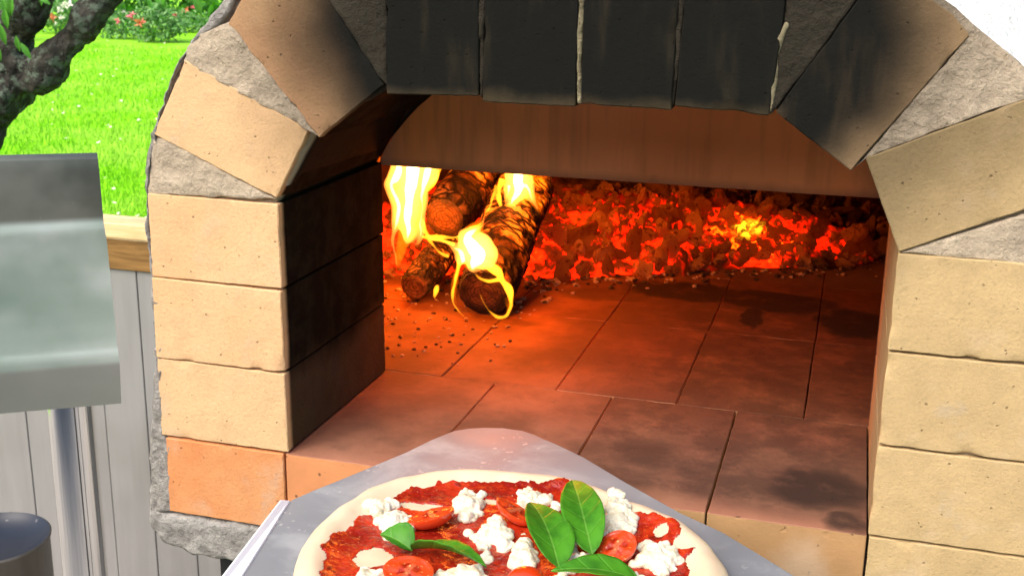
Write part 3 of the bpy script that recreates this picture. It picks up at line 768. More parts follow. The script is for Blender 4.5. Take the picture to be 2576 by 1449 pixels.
# flames: closed shapes of glowing gas
def flame_mat(name, k, c=(1, .30, .028)):
    mt = M(name); mt.n.remove(mt.p); e = mt.n.new('ShaderNodeEmission')
    e.inputs[0].default_value = (*c, 1); e.inputs[1].default_value = k
    mt.link(e.outputs[0], mt.out.inputs['Volume']); return mt.m
FLM = flame_mat('flame', 125, (1, .29, .035))
FLT = flame_mat('flame tongue', 330, (1, .33, .012))
FLC = flame_mat('flame core', 420, (1, .62, .26))
FLH = flame_mat('flame haze', 48, (1, .17, .002))
def flame(name_label, strands, Y, lights, vox=.0022, halo=None, crown=None):
    base = atY(strands[0][-1][0]*.3335+928, strands[0][-1][1]*.3335+367, Y)
    t = thing('flame', base, name_label, 'flame', 'flames around the logs')
    bm = bmesh.new(); thin = [st for st in strands if max(q[2] for q in st) < 38]
    for st in strands:
        if st in thin: continue
        P_ = []
        for q in st:
            x_, y_, r_ = q[:3]; dy = q[3] if len(q) > 3 else 0
            p = atY(x_*.3335+928, y_*.3335+367, Y+dy); P_.append((p.x, p.y, p.z, r_*.3335/2250))
        S = spline(P_, 6); sweep(bm, [p[:3] for p in S], [max(p[3]*(1.45 if p[3] > .003 else 1.1), .0018) for p in S], 12, 1.0)
    bm2 = bmesh.new()
    for st in thin:
        P_ = [tuple(atY(q[0]*.3335+928, q[1]*.3335+367, Y-.004))+(q[2]*.3335/2250,) for q in st]
        S = spline(P_, 6); sweep(bm2, [p[:3] for p in S], [max(p[3]*(1.05+1.1*noise.noise(Vector(p[:3])*48)), .0010) for p in S], 12, .9)
    if thin:
        o2 = bobj(bm2, 'flame_tongue', FLT, t, True); baked(o2, ('REMESH', dict(mode='VOXEL', voxel_size=.0013, use_smooth_shade=True)))
        for v in o2.data.vertices: v.co += Vector((noise.noise(v.co*80)*.0016, 0, noise.noise(v.co*70)*.0014))
    else: bm2.free()
    if not len(bm.verts): bm.free()
    else:
      o = bobj(bm, 'flame_body', FLM, t, True)
      baked(o, ('REMESH', dict(mode='VOXEL', voxel_size=vox, use_smooth_shade=True)))
      for v in o.data.vertices: v.co += Vector((noise.noise(v.co*55)*.004, 0, noise.noise(v.co*60+Vector((9, 0, 0)))*.003))
    bm = bmesh.new(); nb = 0
    for st in strands:
        if max(q[2] for q in st) < 38: continue
        P_ = [tuple(atY(q[0]*.3335+928, q[1]*.3335+367, Y))+(q[2]*.3335/2250,) for q in st]
        S = [p for p in spline(P_, 6) if p[3] > .0032]; nb += 1; sweep(bm, [p[:3] for p in S], [max(p[3]*.62-.001, .0008) for p in S], 12, .9)
    if nb:
        o = bobj(bm, 'hot_core', FLC, t, True); baked(o, ('REMESH', dict(mode='VOXEL', voxel_size=.0018, use_smooth_shade=True)))
        for v in o.data.vertices: v.co += Vector((noise.noise(v.co*60)*.003, 0, noise.noise(v.co*50)*.004))
    else: bm.free()
    if halo:
        bm = bmesh.new()
        for st in halo:
            P_ = [tuple(atY(x_*.3335+928, y_*.3335+367, Y+.012))+(r_*.3335/2250,) for x_, y_, r_ in st]
            S = spline(P_, 6); sweep(bm, [p[:3] for p in S], [max(p[3], .002) for p in S], 14, .7, .5, 40)
        o = bobj(bm, 'outer_flame', FLH, t, True); baked(o, ('REMESH', dict(mode='VOXEL', voxel_size=.003, use_smooth_shade=True)))
    if crown:
        lights = lights+[crown]  # unseen extra lamp behind the throat plate, added to light coals and floor
    for x_, y_, dy, pw in lights:
        l = bpy.data.lights.new('fire_fill_light', 'POINT'); l.energy = pw; l.color = (1, .16, .002); l.shadow_soft_size = .022
        lo = bpy.data.objects.new('fire_fill_light', l); col.objects.link(lo); lo.location = atY(x_*.3335+928, y_*.3335+367, Y+dy) if (x_, y_) != (0, 0) else Vector((.05, .270, .300)); setpar(lo, t)
    return t
flame('tall white hot flame at the left edge of the opening', [
    [(330, -120, 30), (340, 60, 80), (330, 200, 95), (310, 330, 80), (300, 450, 70), (290, 560, 60), (300, 640, 50), (290, 700, 30), (280, 740, 10)],
    [(250, 60, 40), (210, 230, 60), (170, 300, 38), (210, 400, 40), (220, 520, 40), (195, 640, 22), (188, 760, 13), (210, 870, 10), (225, 900, 6)],
    [(480, 40, 60), (450, 200, 60), (410, 330, 40), (395, 480, 25), (392, 600, 28), (380, 690, 22), (330, 740, 8)],
    [(540, 170, 22), (500, 250, 25), (440, 340, 20)],
    [(400, 560, 16), (425, 650, 14), (470, 700, 12), (560, 720, 14), (640, 745, 16)],
], .50, [(190, 540, -.01, .9)], crown=(0, 0, 0, 2.0), halo=[[(330, 0, 120), (320, 250, 130), (300, 450, 125), (290, 620, 100), (250, 760, 75), (220, 870, 40), (215, 930, 12)]])
flame('short white hot flame above the thickest log', [
    [(1090, -60, 40), (1120, 150, 75), (1130, 260, 80), (1120, 350, 60), (1090, 420, 34), (1060, 480, 10)],
    [(1010, 250, 25), (980, 340, 22), (985, 430, 18), (1010, 490, 10), (1000, 530, 5)],
    [(1180, 280, 40), (1220, 380, 28), (1262, 455, 10), (1275, 475, 5)],
    [(1060, 300, 40), (1040, 400, 20), (1030, 470, 8)],
    [(960, 300, 14), (930, 400, 14), (900, 490, 16), (880, 510, 8)],
], .545, [(1260, 180, .09, 1.8)], halo=[[(1110, 60, 90), (1110, 250, 120), (1090, 400, 90), (1060, 500, 50), (1040, 570, 14)], [(1200, 330, 40), (1270, 440, 40), (1290, 520, 14)]])
flame('curling yellow flame licking over the front ends of the logs', [
    [(868, 545, 5), (850, 600, 12), (800, 640, 30), (745, 690, 60), (790, 760, 102), (830, 830, 98), (800, 900, 62), (790, 960, 26), (770, 970, 8)],
    [(700, 680, 20), (640, 690, 12), (560, 690, 12), (480, 690, 14), (420, 690, 12), (405, 680, 6)],
    [(720, 880, 40), (690, 800, 40), (640, 760, 24), (540, 720, 12), (450, 690, 10)],
    [(450, 700, 12), (490, 760, 13), (540, 810, 11), (610, 835, 8)],
    [(690, 860, 20), (672, 940, 14), (650, 1030, 16), (628, 1120, 14), (640, 1190, 12), (680, 1245, 8), (722, 1285, 4)],
    [(860, 880, 30), (930, 920, 24), (985, 960, 26), (1015, 1030, 22), (1062, 1090, 18), (1076, 1150, 13), (1068, 1220, 12), (1035, 1285, 14), (980, 1295, 12), (920, 1255, 11), (870, 1190, 8), (835, 1125, 4)],
    [(800, 960, 22), (840, 1000, 22), (900, 1020, 26), (960, 1010, 22), (1000, 1000, 14)],
    [(760, 620, 10), (820, 600, 10), (860, 560, 5)],
], .425, [(930, 740, -.01, .75)], .0018, halo=[[(860, 560, 14), (790, 690, 90), (800, 820, 120), (790, 930, 80), (770, 1020, 20)], [(840, 900, 30), (940, 980, 60), (1010, 1080, 50), (1060, 1200, 26), (1030, 1290, 12)], [(700, 850, 20), (665, 950, 30), (640, 1080, 26), (650, 1180, 18), (700, 1260, 8)]])
flame('tiny yellow flame under the small log', [[(520, 1050, 8), (510, 1090, 15), (495, 1130, 10), (490, 1145, 4)]], .47, [], .0012)

# ================================================================ STEEL SIDE SHELF, GRILL BOWL
mt = M('worn stainless with painted reflections'); x, y, z = mt.xyz()
n = mt.noise(7, 4); n2 = mt.noise(3, 3, co=mt.scale((1, 1, 2.5)))
c = mt.mix(mt.ss(n, .3, .7), (.46, .60, .50), (.70, .77, .72)); c = mt.mix(mt.math('MULTIPLY', mt.ss(n2, .42, .62), .55), c, (.30, .42, .33))  # green of the reflected lawn painted into the steel colour
c = mt.mix(mt.math('MULTIPLY', mt.ss(z, .108, .118), .9), c, mt.mix(mt.ss(n, .35, .6), (.09, .09, .075), (.19, .19, .155)))  # dark upper band paints in the reflection of the tree
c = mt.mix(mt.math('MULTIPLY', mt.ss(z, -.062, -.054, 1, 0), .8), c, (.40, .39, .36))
c = mt.mix(mt.math('MULTIPLY', speckle(mt, 120, .1), .6), c, (.8, .8, .8))
mt.bump(mt.noise(200, 3, co=mt.scale((.1, 1, 1))), .05, .001)
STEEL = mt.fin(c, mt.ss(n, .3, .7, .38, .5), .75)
SY = .30
shelf = thing('steel_stand', atY(150, 1100, SY).xy.to_3d()+Vector((-.08, .05, GZ+.03)), 'stainless steel folded panel on a chrome post left of the oven', 'stand')
prof = [(245, 390, .010), (245.5, 394, .005), (246.5, 402, .0015), (250, 430, 0), (259, 540, 0), (261, 560, -.0006), (263, 572, -.0014), (265, 586, -.0014), (267, 598, -.0008), (269, 614, -.0006), (295, 868, -.0012), (297, 880, -.0022), (298, 890, -.0030), (300, 902, -.0034), (301.5, 920, -.0032), (305, 1012, -.001)]
Q = [atY(u, v, SY+dy) for u, v, dy in prof]
bm = bmesh.new(); cols = []
for k in range(25):
    tt = k/24; cols.append([bm.verts.new((q.x-.34*tt*.82, q.y-.34*tt*.57+.0010*noise.noise(Vector((tt*5, q.z*20, 0))), q.z+.004*tt)) for q in Q])
for a, b in zip(cols, cols[1:]):
    for i in range(len(Q)-1): bm.faces.new((a[i], b[i], b[i+1], a[i+1]))
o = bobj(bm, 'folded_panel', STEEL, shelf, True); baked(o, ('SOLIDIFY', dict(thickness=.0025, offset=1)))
try: o.data.set_sharp_from_angle(angle=R(40))
except Exception: pass
mt = M('chrome'); CHR = mt.fin((.88, .86, .83), .08, 1.0)
pc = atY(180, 1060, SY+.03); bm = bmesh.new(); lathe(bm, [(.0275, GZ+.04), (.0275, -.0)], 40, (pc.x, pc.y)); bobj(bm, 'post', CHR, shelf, True)
bm = bmesh.new(); lathe(bm, [(0.001, GZ+.031), (.15, GZ+.031), (.15, GZ+.04), (.03, GZ+.05), (.026, GZ+.055)], 40, (pc.x, pc.y)); bobj(bm, 'base_plate', STEEL, shelf, True)
bm = bmesh.new(); box(bm, pc.x-.03, pc.x+.03, pc.y-.02, pc.y+.03, .0, .012); bobj(bm, 'bracket', STEEL, shelf)
gc = atY(-22, 1352, .95); gr = .112
binr = thing('metal_bin', (gc.x, gc.y, GZ+.03), 'round dark metal bin with a dished blue black top at the bottom left corner', 'bin')
mt = M('blue black enamel'); n = mt.noise(10, 4); c = mt.mix(n, (.006, .009, .018), (.02, .026, .042)); c = mt.mix(mt.math('MULTIPLY', speckle(mt, 60, .3), .6), c, (.2, .2, .2)); GE = mt.fin(c, .4, .0, .5)
mt = M('dull bin metal'); n = mt.noise(8, 4, co=mt.scale((1, 1, .3))); GB = mt.fin(mt.mix(mt.ss(n, .35, .65), (.10, .085, .07), (.17, .155, .14)), .45, .5)
bm = bmesh.new(); pr = [(.001, gc.z-.030), (gr*.45, gc.z-.028), (gr*.75, gc.z-.020), (gr*.93, gc.z-.006), (gr*.985, gc.z), (gr+.0005, gc.z+.0015)]
lathe(bm, pr, 56, (gc.x, gc.y)); bobj(bm, 'dished_top', GE, binr, True)
bm = bmesh.new(); lathe(bm, [(gr+.0005, gc.z+.0012), (gr+.003, gc.z), (gr+.002, gc.z-.006), (gr-.001, gc.z-.008), (gr-.002, gc.z-.3), (gr-.006, GZ+.032)], 56, (gc.x, gc.y)); bobj(bm, 'body', GB, binr, True)

# ================================================================ PEEL AND PIZZA
PZ = .020
mt = M('floured aluminium'); n = mt.noise(14, 5, .6, dist=.5); n2 = mt.noise(5, 3)
c = mt.mix(mt.ss(n2, .3, .7), (.20, .225, .25), (.31, .335, .36)); c = mt.mix(mt.math('MULTIPLY', mt.ss(n, .5, .72), .5), c, (.52, .55, .56))
fl = mt.math('MULTIPLY', mt.ss(mt.noise(190, 3, .6), .58, .68), mt.ss(mt.noise(17, 3), .52, .68))
c = mt.mix(mt.math('MULTIPLY', fl, .6), c, (.80, .80, .78)); mt.bump(mt.noise(60, 3, co=mt.scale((1, .1, 1))), .06, .001)
ALU = mt.fin(c, mt.ss(n, .3, .7, .45, .6), .4)
pc_ = atZ(1200, 1200, PZ)
peel = thing('pizza_peel', (.26, -.20, PZ), 'grey aluminium pizza peel held at the oven mouth carrying the raw pizza', 'pizza peel')
tip = [(733, 1257), (790, 1232), (856, 1206), (940, 1171), (1022, 1137), (1085, 1106), (1142, 1083), (1180, 1077), (1217, 1075), (1265, 1076), (1315, 1083), (1345, 1093), (1368, 1104), (1400, 1117), (1467, 1149), (1578, 1215), (1713, 1290), (1818, 1338), (1938, 1410), (1991, 1443)]
TP = [atZ(u, v, PZ) for u, v in tip]
rx = [Vector((.462, -.150, PZ)), Vector((.480, -.172, PZ)), Vector((.486, -.20, PZ)), Vector((.472, -.42, PZ)), Vector((.462, -.44, PZ)), Vector((.445, -.452, PZ)), Vector((.15, -.475, PZ)), Vector((.125, -.468, PZ)), Vector((.115, -.455, PZ)), Vector((.112, -.43, PZ))]
outl = TP+rx
bm = bmesh.new(); f = bm.faces.new([bm.verts.new(p) for p in outl]); bm.normal_update()
if f.normal.z < 0: f.normal_flip()
o = bobj(bm, 'blade', ALU, peel); baked(o, ('SOLIDIFY', dict(thickness=.0022, offset=-1)), ('BEVEL', dict(width=.0007, segments=2, limit_method='ANGLE')))
mt = M('bright rim'); RIM = mt.fin((.86, .87, .90), .5, .0)
a0, a1 = atZ(706, 1254, PZ+.006), atZ(736, 1259, PZ); b0, b1 = atZ(556, 1449, PZ+.006), atZ(616, 1449, PZ)
bm = bmesh.new(); dirv = (b0-a0); e0 = a0+dirv*3.0; e1 = a1+(b1-a1)*3.0
vs = [bm.verts.new(p) for p in (a1+Vector((-.0008, .0, .0006)), a0, e0, e1+Vector((-.0008, 0, .0006)))]
bm.faces.new(vs); bm.normal_update()
o = bobj(bm, 'folded_rim', RIM, peel); baked(o, ('SOLIDIFY', dict(thickness=.003, offset=-1)), ('BEVEL', dict(width=.0014, segments=3, limit_method='ANGLE')))
bm = bmesh.new(); sweep(bm, [(.30, -.44, PZ+.004), (.315, -.52, PZ+.004), (.345, -.72, PZ-.005), (.37, -1.0, PZ-.03), (.40, -1.45, PZ-.06)], [.012, .015, .016, .016, .016], 20); bobj(bm, 'handle', W_TOP, peel, True)

# pizza
ZP = PZ+.0015; ZT = .032
pcn = Vector((.2425, -.170, 0))
cont = [(732, 1449), (751, 1374), (805, 1308), (872, 1257), (930, 1222), (992, 1203), (1060, 1189), (1142, 1182), (1240, 1183), (1315, 1188), (1410, 1197), (1500, 1222), (1578, 1254), (1655, 1280), (1728, 1314), (1804, 1383), (1845, 1449)]
polar = []
for u, v in cont:
    q = atZ(u, v, ZT-.004); d = Vector((q.x-pcn.x, q.y-pcn.y)); polar.append((math.atan2(d.y, d.x), d.length))
polar.sort()
def rad(t):
    while t < -math.pi: t += 2*math.pi
    while t > math.pi: t -= 2*math.pi
    pp = [(a-2*math.pi, r) for a, r in polar]+polar+[(a+2*math.pi, r) for a, r in polar]
    for (a, r), (b, q) in zip(pp, pp[1:]):
        if a <= t <= b:
            k = (t-a)/(b-a) if b > a else 0; k = k*k*(3-2*k); return (r+(q-r)*k)
    return .14
def pz_top(x, y):
    """height of the dough surface"""
    d = Vector((x-pcn.x, y-pcn.y)); t = math.atan2(d.y, d.x); f = d.length/rad(t)
    base = .0052; rim = math.exp(-((f-.90)/.075)**2)*.0065*(1+.25*noise.noise(Vector((math.cos(t)*3, math.sin(t)*3, 1))))
    e = max(0, min(1, (1.0-f)/.045)); z = base+rim
    return ZP+z*math.sqrt(max(0, 1-(1-e)**2))+.0008*noise.noise(Vector((x*60, y*60, 0)))*e
mt = M('raw dough'); n = mt.noise(22, 4); c = mt.mix(mt.ss(n, .3, .7), (.62, .485, .325), (.69, .565, .395))
c = mt.mix(mt.math('MULTIPLY', mt.ss(mt.noise(50, 3), .55, .7), .2), c, (.60, .48, .30)); mt.bump(mt.noise(60, 4), .25, .002)
mt.p.inputs['Subsurface Weight'].default_value = .15; mt.p.inputs['Subsurface Radius'].default_value = (.01, .005, .003); DOUGH = mt.fin(c, .6, spec=.3)
pizza = thing('pizza', (pcn.x, pcn.y, ZP), 'raw round pizza with pale dough rim and tomato sauce on the peel', 'pizza')
bm = bmesh.new(); NA, NR = 220, 44; rings = []
for j in range(NR+1):
    f = (j/NR)**.85; ring = []
    for k in range(NA):
        t = 2*math.pi*k/NA; r = rad(t)*f*(1 if j < NR else .995); x = pcn.x+r*math.cos(t); y = pcn.y+r*math.sin(t)
        ring.append(bm.verts.new((x, y, pz_top(x, y) if j < NR else ZP)))
    rings.append(ring)
for a, b in zip(rings, rings[1:]):
    for k in range(NA): bm.faces.new((a[k], a[(k+1) % NA], b[(k+1) % NA], b[k]))
bm.normal_update(); bmesh.ops.recalc_face_normals(bm, faces=bm.faces)
bobj(bm, 'dough', DOUGH, pizza, True)
# sauce: its own thin, lumpy sheet
def c6(x, y): return (541.3+.3002*x, 1043.9+.3002*y)
def c7(x, y): return (1217.9+.3002*x, 1043.9+.3002*y)
sb = [c6(890, 1600), c6(885, 1349), c6(890, 1200), c6(940, 1060), c6(1090, 960), c6(1200, 870), c6(1290, 830), c6(1420, 760), c6(1500, 700), c6(1560, 640), c6(1800, 605), c6(1860, 572), c6(2100, 568), c6(2330, 572), c7(0, 565), c7(300, 575), c7(500, 590), c7(600, 585), c7(720, 590), c7(900, 730), c7(1010, 790), c7(1290, 840), c7(1500, 900), c7(1660, 975), c7(1650, 1040), c7(1590, 1085), c7(1660, 1120), c7(1770, 1150), c7(1740, 1180), c7(1690, 1230), c7(1740, 1290), c7(1720, 1349), c7(1700, 1600), c7(1300, 1900), c7(300, 2000), c6(1500, 1950), c6(1000, 1800)]
SB = [(lambda p: (p.x, p.y))(atZ(u, v, ZT-.004)) for u, v in sb]
SB = spline(SB+[SB[0]], 5)
def inpoly(x, y, P):
    c = False; j = len(P)-1
    for i in range(len(P)):
        if (P[i][1] > y) != (P[j][1] > y) and x < (P[j][0]-P[i][0])*(y-P[i][1])/(P[j][1]-P[i][1])+P[i][0]: c = not c
        j = i
    return c
def hole(x, y):
    for u, v, ru, rv_ in ((c6(1320, 1180)+(.011, .013)), (c6(1790, 770)+(.022, .005)), (c7(160, 730)+(.014, .004)), (c7(1480, 985)+(.004, .005))):
        q = atZ(u, v, ZT-.004)
        if ((x-q.x)/ru)**2+((y-q.y)/rv_)**2 < 1+.8*noise.noise(Vector((x*160, y*160, 0))): return True
    return False
st_ = .0016; X0, X1, Y0, Y1 = .10, .385, -.34, -.02
nx = int((X1-X0)/st_); ny = int((Y1-Y0)/st_); V = []; ins = []
for j in range(ny+1):
    for i in range(nx+1):
        x = X0+i*st_; y = Y0+j*st_; jx = noise.noise(Vector((x*90, y*90, 4)))*.004; jy = noise.noise(Vector((x*90, y*90, 9)))*.004
        a = inpoly(x+jx, y+jy, SB) and not hole(x, y); ins.append(a)
        n_ = noise.noise(Vector((x*130, y*130, 2)))*.0007+noise.noise(Vector((x*300, y*300, 2)))*.0005
        V.append([x, y, pz_top(x, y)+.0011+n_])
for j in range(ny+1):
    for i in range(nx+1):
        k = j*(nx+1)+i
        if ins[k]:
            edge_ = any(not ins[q] for q in (k-1, k+1, k-nx-1, k+nx+1) if 0 <= q < len(ins))
            if edge_: V[k][2] = pz_top(V[k][0], V[k][1])-.0003
Fc = [(j*(nx+1)+i, j*(nx+1)+i+1, (j+1)*(nx+1)+i+1, (j+1)*(nx+1)+i) for j in range(ny) for i in range(nx) if all(ins[q] for q in (j*(nx+1)+i, j*(nx+1)+i+1, (j+1)*(nx+1)+i+1, (j+1)*(nx+1)+i))]
me = bpy.data.meshes.new('tomato_sauce'); me.from_pydata(V, [], Fc); bm = bmesh.new(); bm.from_mesh(me)
bmesh.ops.delete(bm, geom=[v for v in bm.verts if not v.link_faces], context='VERTS'); bm.to_mesh(me); bm.free()
mt = M('tomato sauce'); n = mt.noise(45, 5, .6); n2 = mt.noise(160, 4, .65)
c = mt.mix(mt.ss(n, .35, .62), (.22, .008, .004), (.46, .028, .007)); c = mt.mix(mt.math('MULTIPLY', mt.ss(n2, .52, .68), .5), c, (.52, .07, .012))
c = mt.mix(mt.math('MULTIPLY', speckle(mt, 330, .3), .6), c, (.70, .30, .12)); c = mt.mix(mt.math('MULTIPLY', mt.ss(mt.noise(90, 3), .60, .68), .7), c, (.10, .006, .004))
mt.bump(n2, .7, .0022, mt.bump(n, .5, .003)); SAUCE = mt.fin(c, .2, spec=.55)
link(me, 'tomato_sauce', SAUCE, pizza, smooth=True)

# mozzarella
mt = M('mozzarella'); n = mt.noise(80, 4); c = mt.mix(mt.ss(n, .35, .65), (.66, .60, .43), (.75, .71, .57)); mt.bump(mt.noise(300, 4, .6), .4, .0012)
mt.p.inputs['Subsurface Weight'].default_value = .6; mt.p.inputs['Subsurface Radius'].default_value = (.004, .003, .002); MOZ = mt.fin(c, .42, spec=.45)
def mozz(lobes, label, seed):
    """lobes: (u, v, r_px, height factor) in picture units, laid on the pizza"""
    bm = bmesh.new(); cs = []
    for q in lobes:
        u, v, r = q[:3]; p = atZ(u, v, ZT); rr = r*1.42/3850; cs.append((p, rr))
        ret = bmesh.ops.create_icosphere(bm, subdivisions=2, radius=rr)
        z0 = pz_top(p.x, p.y)
        for w_ in ret['verts']: w_.co = Vector((p.x+w_.co.x*1.0, p.y+w_.co.y*1.35, z0+rr*.30+w_.co.z*.62))
    c0 = sum((p for p, _ in cs), Vector())/len(cs); c0.z = pz_top(c0.x, c0.y)
    for v in bm.verts: v.co -= c0
    me = bpy.data.meshes.new('mozzarella_piece'); bm.to_mesh(me); bm.free()
    o = link(me, 'mozzarella_piece', MOZ, loc=c0, smooth=True)
    baked(o, ('REMESH', dict(mode='VOXEL', voxel_size=.0007, use_smooth_shade=True)), ('SMOOTH', dict(factor=.8, iterations=9)))
    o.data.update(); sdv = Vector((seed*3.3, 0, 0))
    ds = []
    for v in o.data.vertices:
        p = v.co
        ds.append(noise.noise(p*130+sdv)*.0034+noise.noise(p*300+sdv)*.0013+noise.noise(Vector((p.x*500, p.y*900, p.z*900))+sdv)*.0007+.0006)
    nr = [v.normal.copy() for v in o.data.vertices]
    for v, d, n_ in zip(o.data.vertices, ds, nr): v.co += n_*d
    for p in o.data.polygons: p.use_smooth = True
    if not o.data.materials: o.data.materials.append(MOZ)
    return tag(o, label, 'mozzarella', 'torn mozzarella pieces on the pizza')
def L6(*l): return [c6(x, y)+(r*.3002,) for x, y, r in l]
def L7(*l): return [c7(x, y)+(r*.3002,) for x, y, r in l]
mozz(L6((1320, 740, 50), (1390, 770, 70), (1470, 730, 50), (1420, 850, 55), (1490, 880, 90), (1570, 920, 75), (1470, 960, 60), (1600, 870, 45), (1300, 790, 25)), 'torn mozzarella lump left of the first tomato half, nearest the left rim', 1)
mozz(L6((2120, 640, 55), (2080, 720, 70), (2160, 730, 75), (2110, 820, 55), (2220, 640, 35), (2255, 620, 18), (2240, 690, 22), (2190, 790, 35)), 'upright mozzarella piece above and right of the first tomato half', 2)
mozz(L7((385, 575, 30), (375, 620, 38), (300, 620, 28), (240, 630, 12), (400, 680, 75), (330, 730, 50), (260, 755, 30), (200, 778, 14), (480, 690, 60), (540, 650, 38), (585, 630, 16), (600, 730, 42), (680, 745, 28), (450, 760, 45), (372, 545, 16)), 'star shaped shredded mozzarella at the top middle of the pizza', 3)
mozz(L6((2350, 850, 38), (2370, 900, 60), (2330, 960, 90), (2400, 990, 80), (2270, 960, 60), (2440, 1060, 48), (2190, 990, 30), (2120, 950, 18), (2250, 1050, 50), (2260, 1130, 32), (2290, 1170, 18), (2180, 960, 22)), 'large ragged mozzarella piece in the middle left of the upright basil leaves', 4)
mozz(L7((330, 960, 18), (340, 1020, 35), (330, 1100, 70), (310, 1170, 72), (380, 1190, 55), (390, 1120, 45), (350, 1230, 40)), 'narrow upright mozzarella piece left of the left upright basil leaf', 5)
mozz(L7((670, 930, 28), (710, 980, 34), (730, 1050, 34), (750, 1110, 30), (790, 1115, 16)), 'slim mozzarella strand between the two upright basil leaves', 6)
mozz(L7((1060, 670, 35), (1120, 690, 45), (1110, 770, 80), (1150, 850, 90), (1070, 870, 75), (1200, 900, 65), (1220, 830, 50), (1030, 830, 40), (1130, 920, 60), (1000, 960, 30)), 'large lumpy mozzarella piece at the upper right by the rim', 7)
mozz(L7((1330, 1060, 35), (1400, 1090, 65), (1480, 1080, 60), (1450, 1170, 90), (1550, 1170, 80), (1630, 1160, 35), (1340, 1190, 55), (1270, 1200, 30), (1480, 1250, 60), (1430, 1120, 50), (1560, 1240, 40)), 'broad mozzarella piece right of the cut tomato, nearest the right rim', 8)
mozz(L7((770, 1200, 45), (850, 1200, 50), (910, 1220, 35), (720, 1250, 40), (650, 1290, 28), (600, 1310, 18)), 'flat mozzarella piece just above the lowest basil leaf', 9)
mozz(L6((1240, 1270, 28), (1280, 1310, 55), (1350, 1340, 60), (1390, 1400, 50), (1300, 1390, 50)), 'smooth mozzarella piece at the bottom edge left of the cut tomato', 10)
mozz(L6((1900, 1310, 45), (1980, 1320, 60), (2080, 1310, 62), (2170, 1310, 60), (2240, 1350, 40), (2050, 1390, 60)), 'wide mozzarella piece below the reclining basil leaf at the bottom edge', 11)
mozz(L7((1180, 1300, 30), (1250, 1320, 40), (1320, 1345, 40), (1350, 1400, 45)), 'small mozzarella piece right of the lowest basil leaf', 12)

# tomato halves
mt = M('tomato skin'); n = mt.noise(20, 3); c = mt.mix(n, (.52, .018, .004), (.72, .07, .008)); TSK = mt.fin(c, .16, spec=.6)
TSK.node_tree.nodes['Principled BSDF'].inputs['Coat Weight'].default_value = .3
mt = M('tomato flesh'); x, y, z = mt.xyz()
n = mt.noise(120, 4); l = mt.n.new('ShaderNodeVectorMath'); l.operation = 'LENGTH'; mt.link(mt.co, l.inputs[0]); ln = l.outputs['Value']
c = mt.mix(mt.ss(n, .4, .6), (.28, .012, .004), (.50, .05, .012))
c = mt.mix(mt.math('MULTIPLY', mt.ss(mt.math('ABSOLUTE', mt.math('ADD', x, mt.math('MULTIPLY', mt.math('SUBTRACT', n, .5), .008))), .0012, .0028, 1, 0), .8), c, (.55, .13, .05))
c = mt.mix(mt.ss(ln, .0105, .0125), c, (.60, .055, .010)); c = mt.mix(mt.math('MULTIPLY', speckle(mt, 420, .45), .8), c, (.75, .42, .15))
mt.bump(n, .7, .002); TFL = mt.fin(c, .15, spec=.6)
def tomato(u, v, a, b, h, rot, tilt, label, up=True):
    p = atZ(u, v, ZT); z0 = pz_top(p.x, p.y)
    t = thing('cherry_tomato_half', (p.x, p.y, z0+.001), label, 'tomato', 'cherry tomato halves on the pizza')
    t.rotation_euler = (tilt[0], tilt[1], rot)
    bm = bmesh.new(); seg = 40; prev = None
    prof = [(1.0, 0), (1.0, -.12), (.95, -.35), (.82, -.6), (.6, -.82), (.3, -.96), (.02, -1)]
    lift = h if up else 0
    sg = 1 if up else -1
    for rr, zz in prof:
        ring = [bm.verts.new((a*rr*math.cos(2*math.pi*k/seg), b*rr*math.sin(2*math.pi*k/seg), lift+sg*zz*h)) for k in range(seg)]
        if prev:
            for k in range(seg): bm.faces.new((prev[k], prev[(k+1) % seg], ring[(k+1) % seg], ring[k]))
        prev = ring
    bmesh.ops.recalc_face_normals(bm, faces=bm.faces)
    me = bpy.data.meshes.new('skin'); bm.to_mesh(me); bm.free(); me.materials.append(TSK)
    for q in me.polygons: q.use_smooth = True
    o = bpy.data.objects.new('skin', me); col.objects.link(o); o.parent = t
    if up:
        bm = bmesh.new(); prev = None
        for rr in (1.0, .93, .86, .75, .6, .45, .3, .15, .02):
            ring = []
            for k in range(seg):
                th = 2*math.pi*k/seg; x_ = a*rr*math.cos(th); y_ = b*rr*math.sin(th)
                dz = .0006*math.sin(math.pi*min(1, (1-rr)/.14)*.5) if rr > .86 else .0006-.0012*(abs(math.sin(th*1.0)) if abs(x_) > .003 else 0)+.0008*noise.noise(Vector((x_*300, y_*300, rot)))
                ring.append(bm.verts.new((x_, y_, lift+dz)))
            if prev:
                for k in range(seg): bm.faces.new((prev[k], prev[(k+1) % seg], ring[(k+1) % seg], ring[k]))
            prev = ring
        bmesh.ops.recalc_face_normals(bm, faces=bm.faces)
        me = bpy.data.meshes.new('cut_face'); bm.to_mesh(me); bm.free(); me.materials.append(TFL)
        for q in me.polygons: q.use_smooth = True
        o = bpy.data.objects.new('cut_face', me); col.objects.link(o); o.parent = t
    return t
tomato(*c6(1830, 890), .0170, .0118, .0095, R(30), (R(-10), R(-12), 0), 'long cherry tomato half between the two upper left mozzarella pieces')
tomato(*c7(225, 835), .0165, .0105, .008, R(-28), (R(-16), R(14), 0), 'cherry tomato half half hidden behind the large middle mozzarella piece')
tomato(*c7(1130, 1125), .0128, .0145, .009, R(-18), (R(22), R(0), 0), 'round cherry tomato half with its cut face up right of the upright basil leaves')
tomato(*c6(1620, 1345), .0165, .0145, .009, R(-10), (R(8), R(4), 0), 'seedy cherry tomato half below the curled basil leaf at the bottom edge')
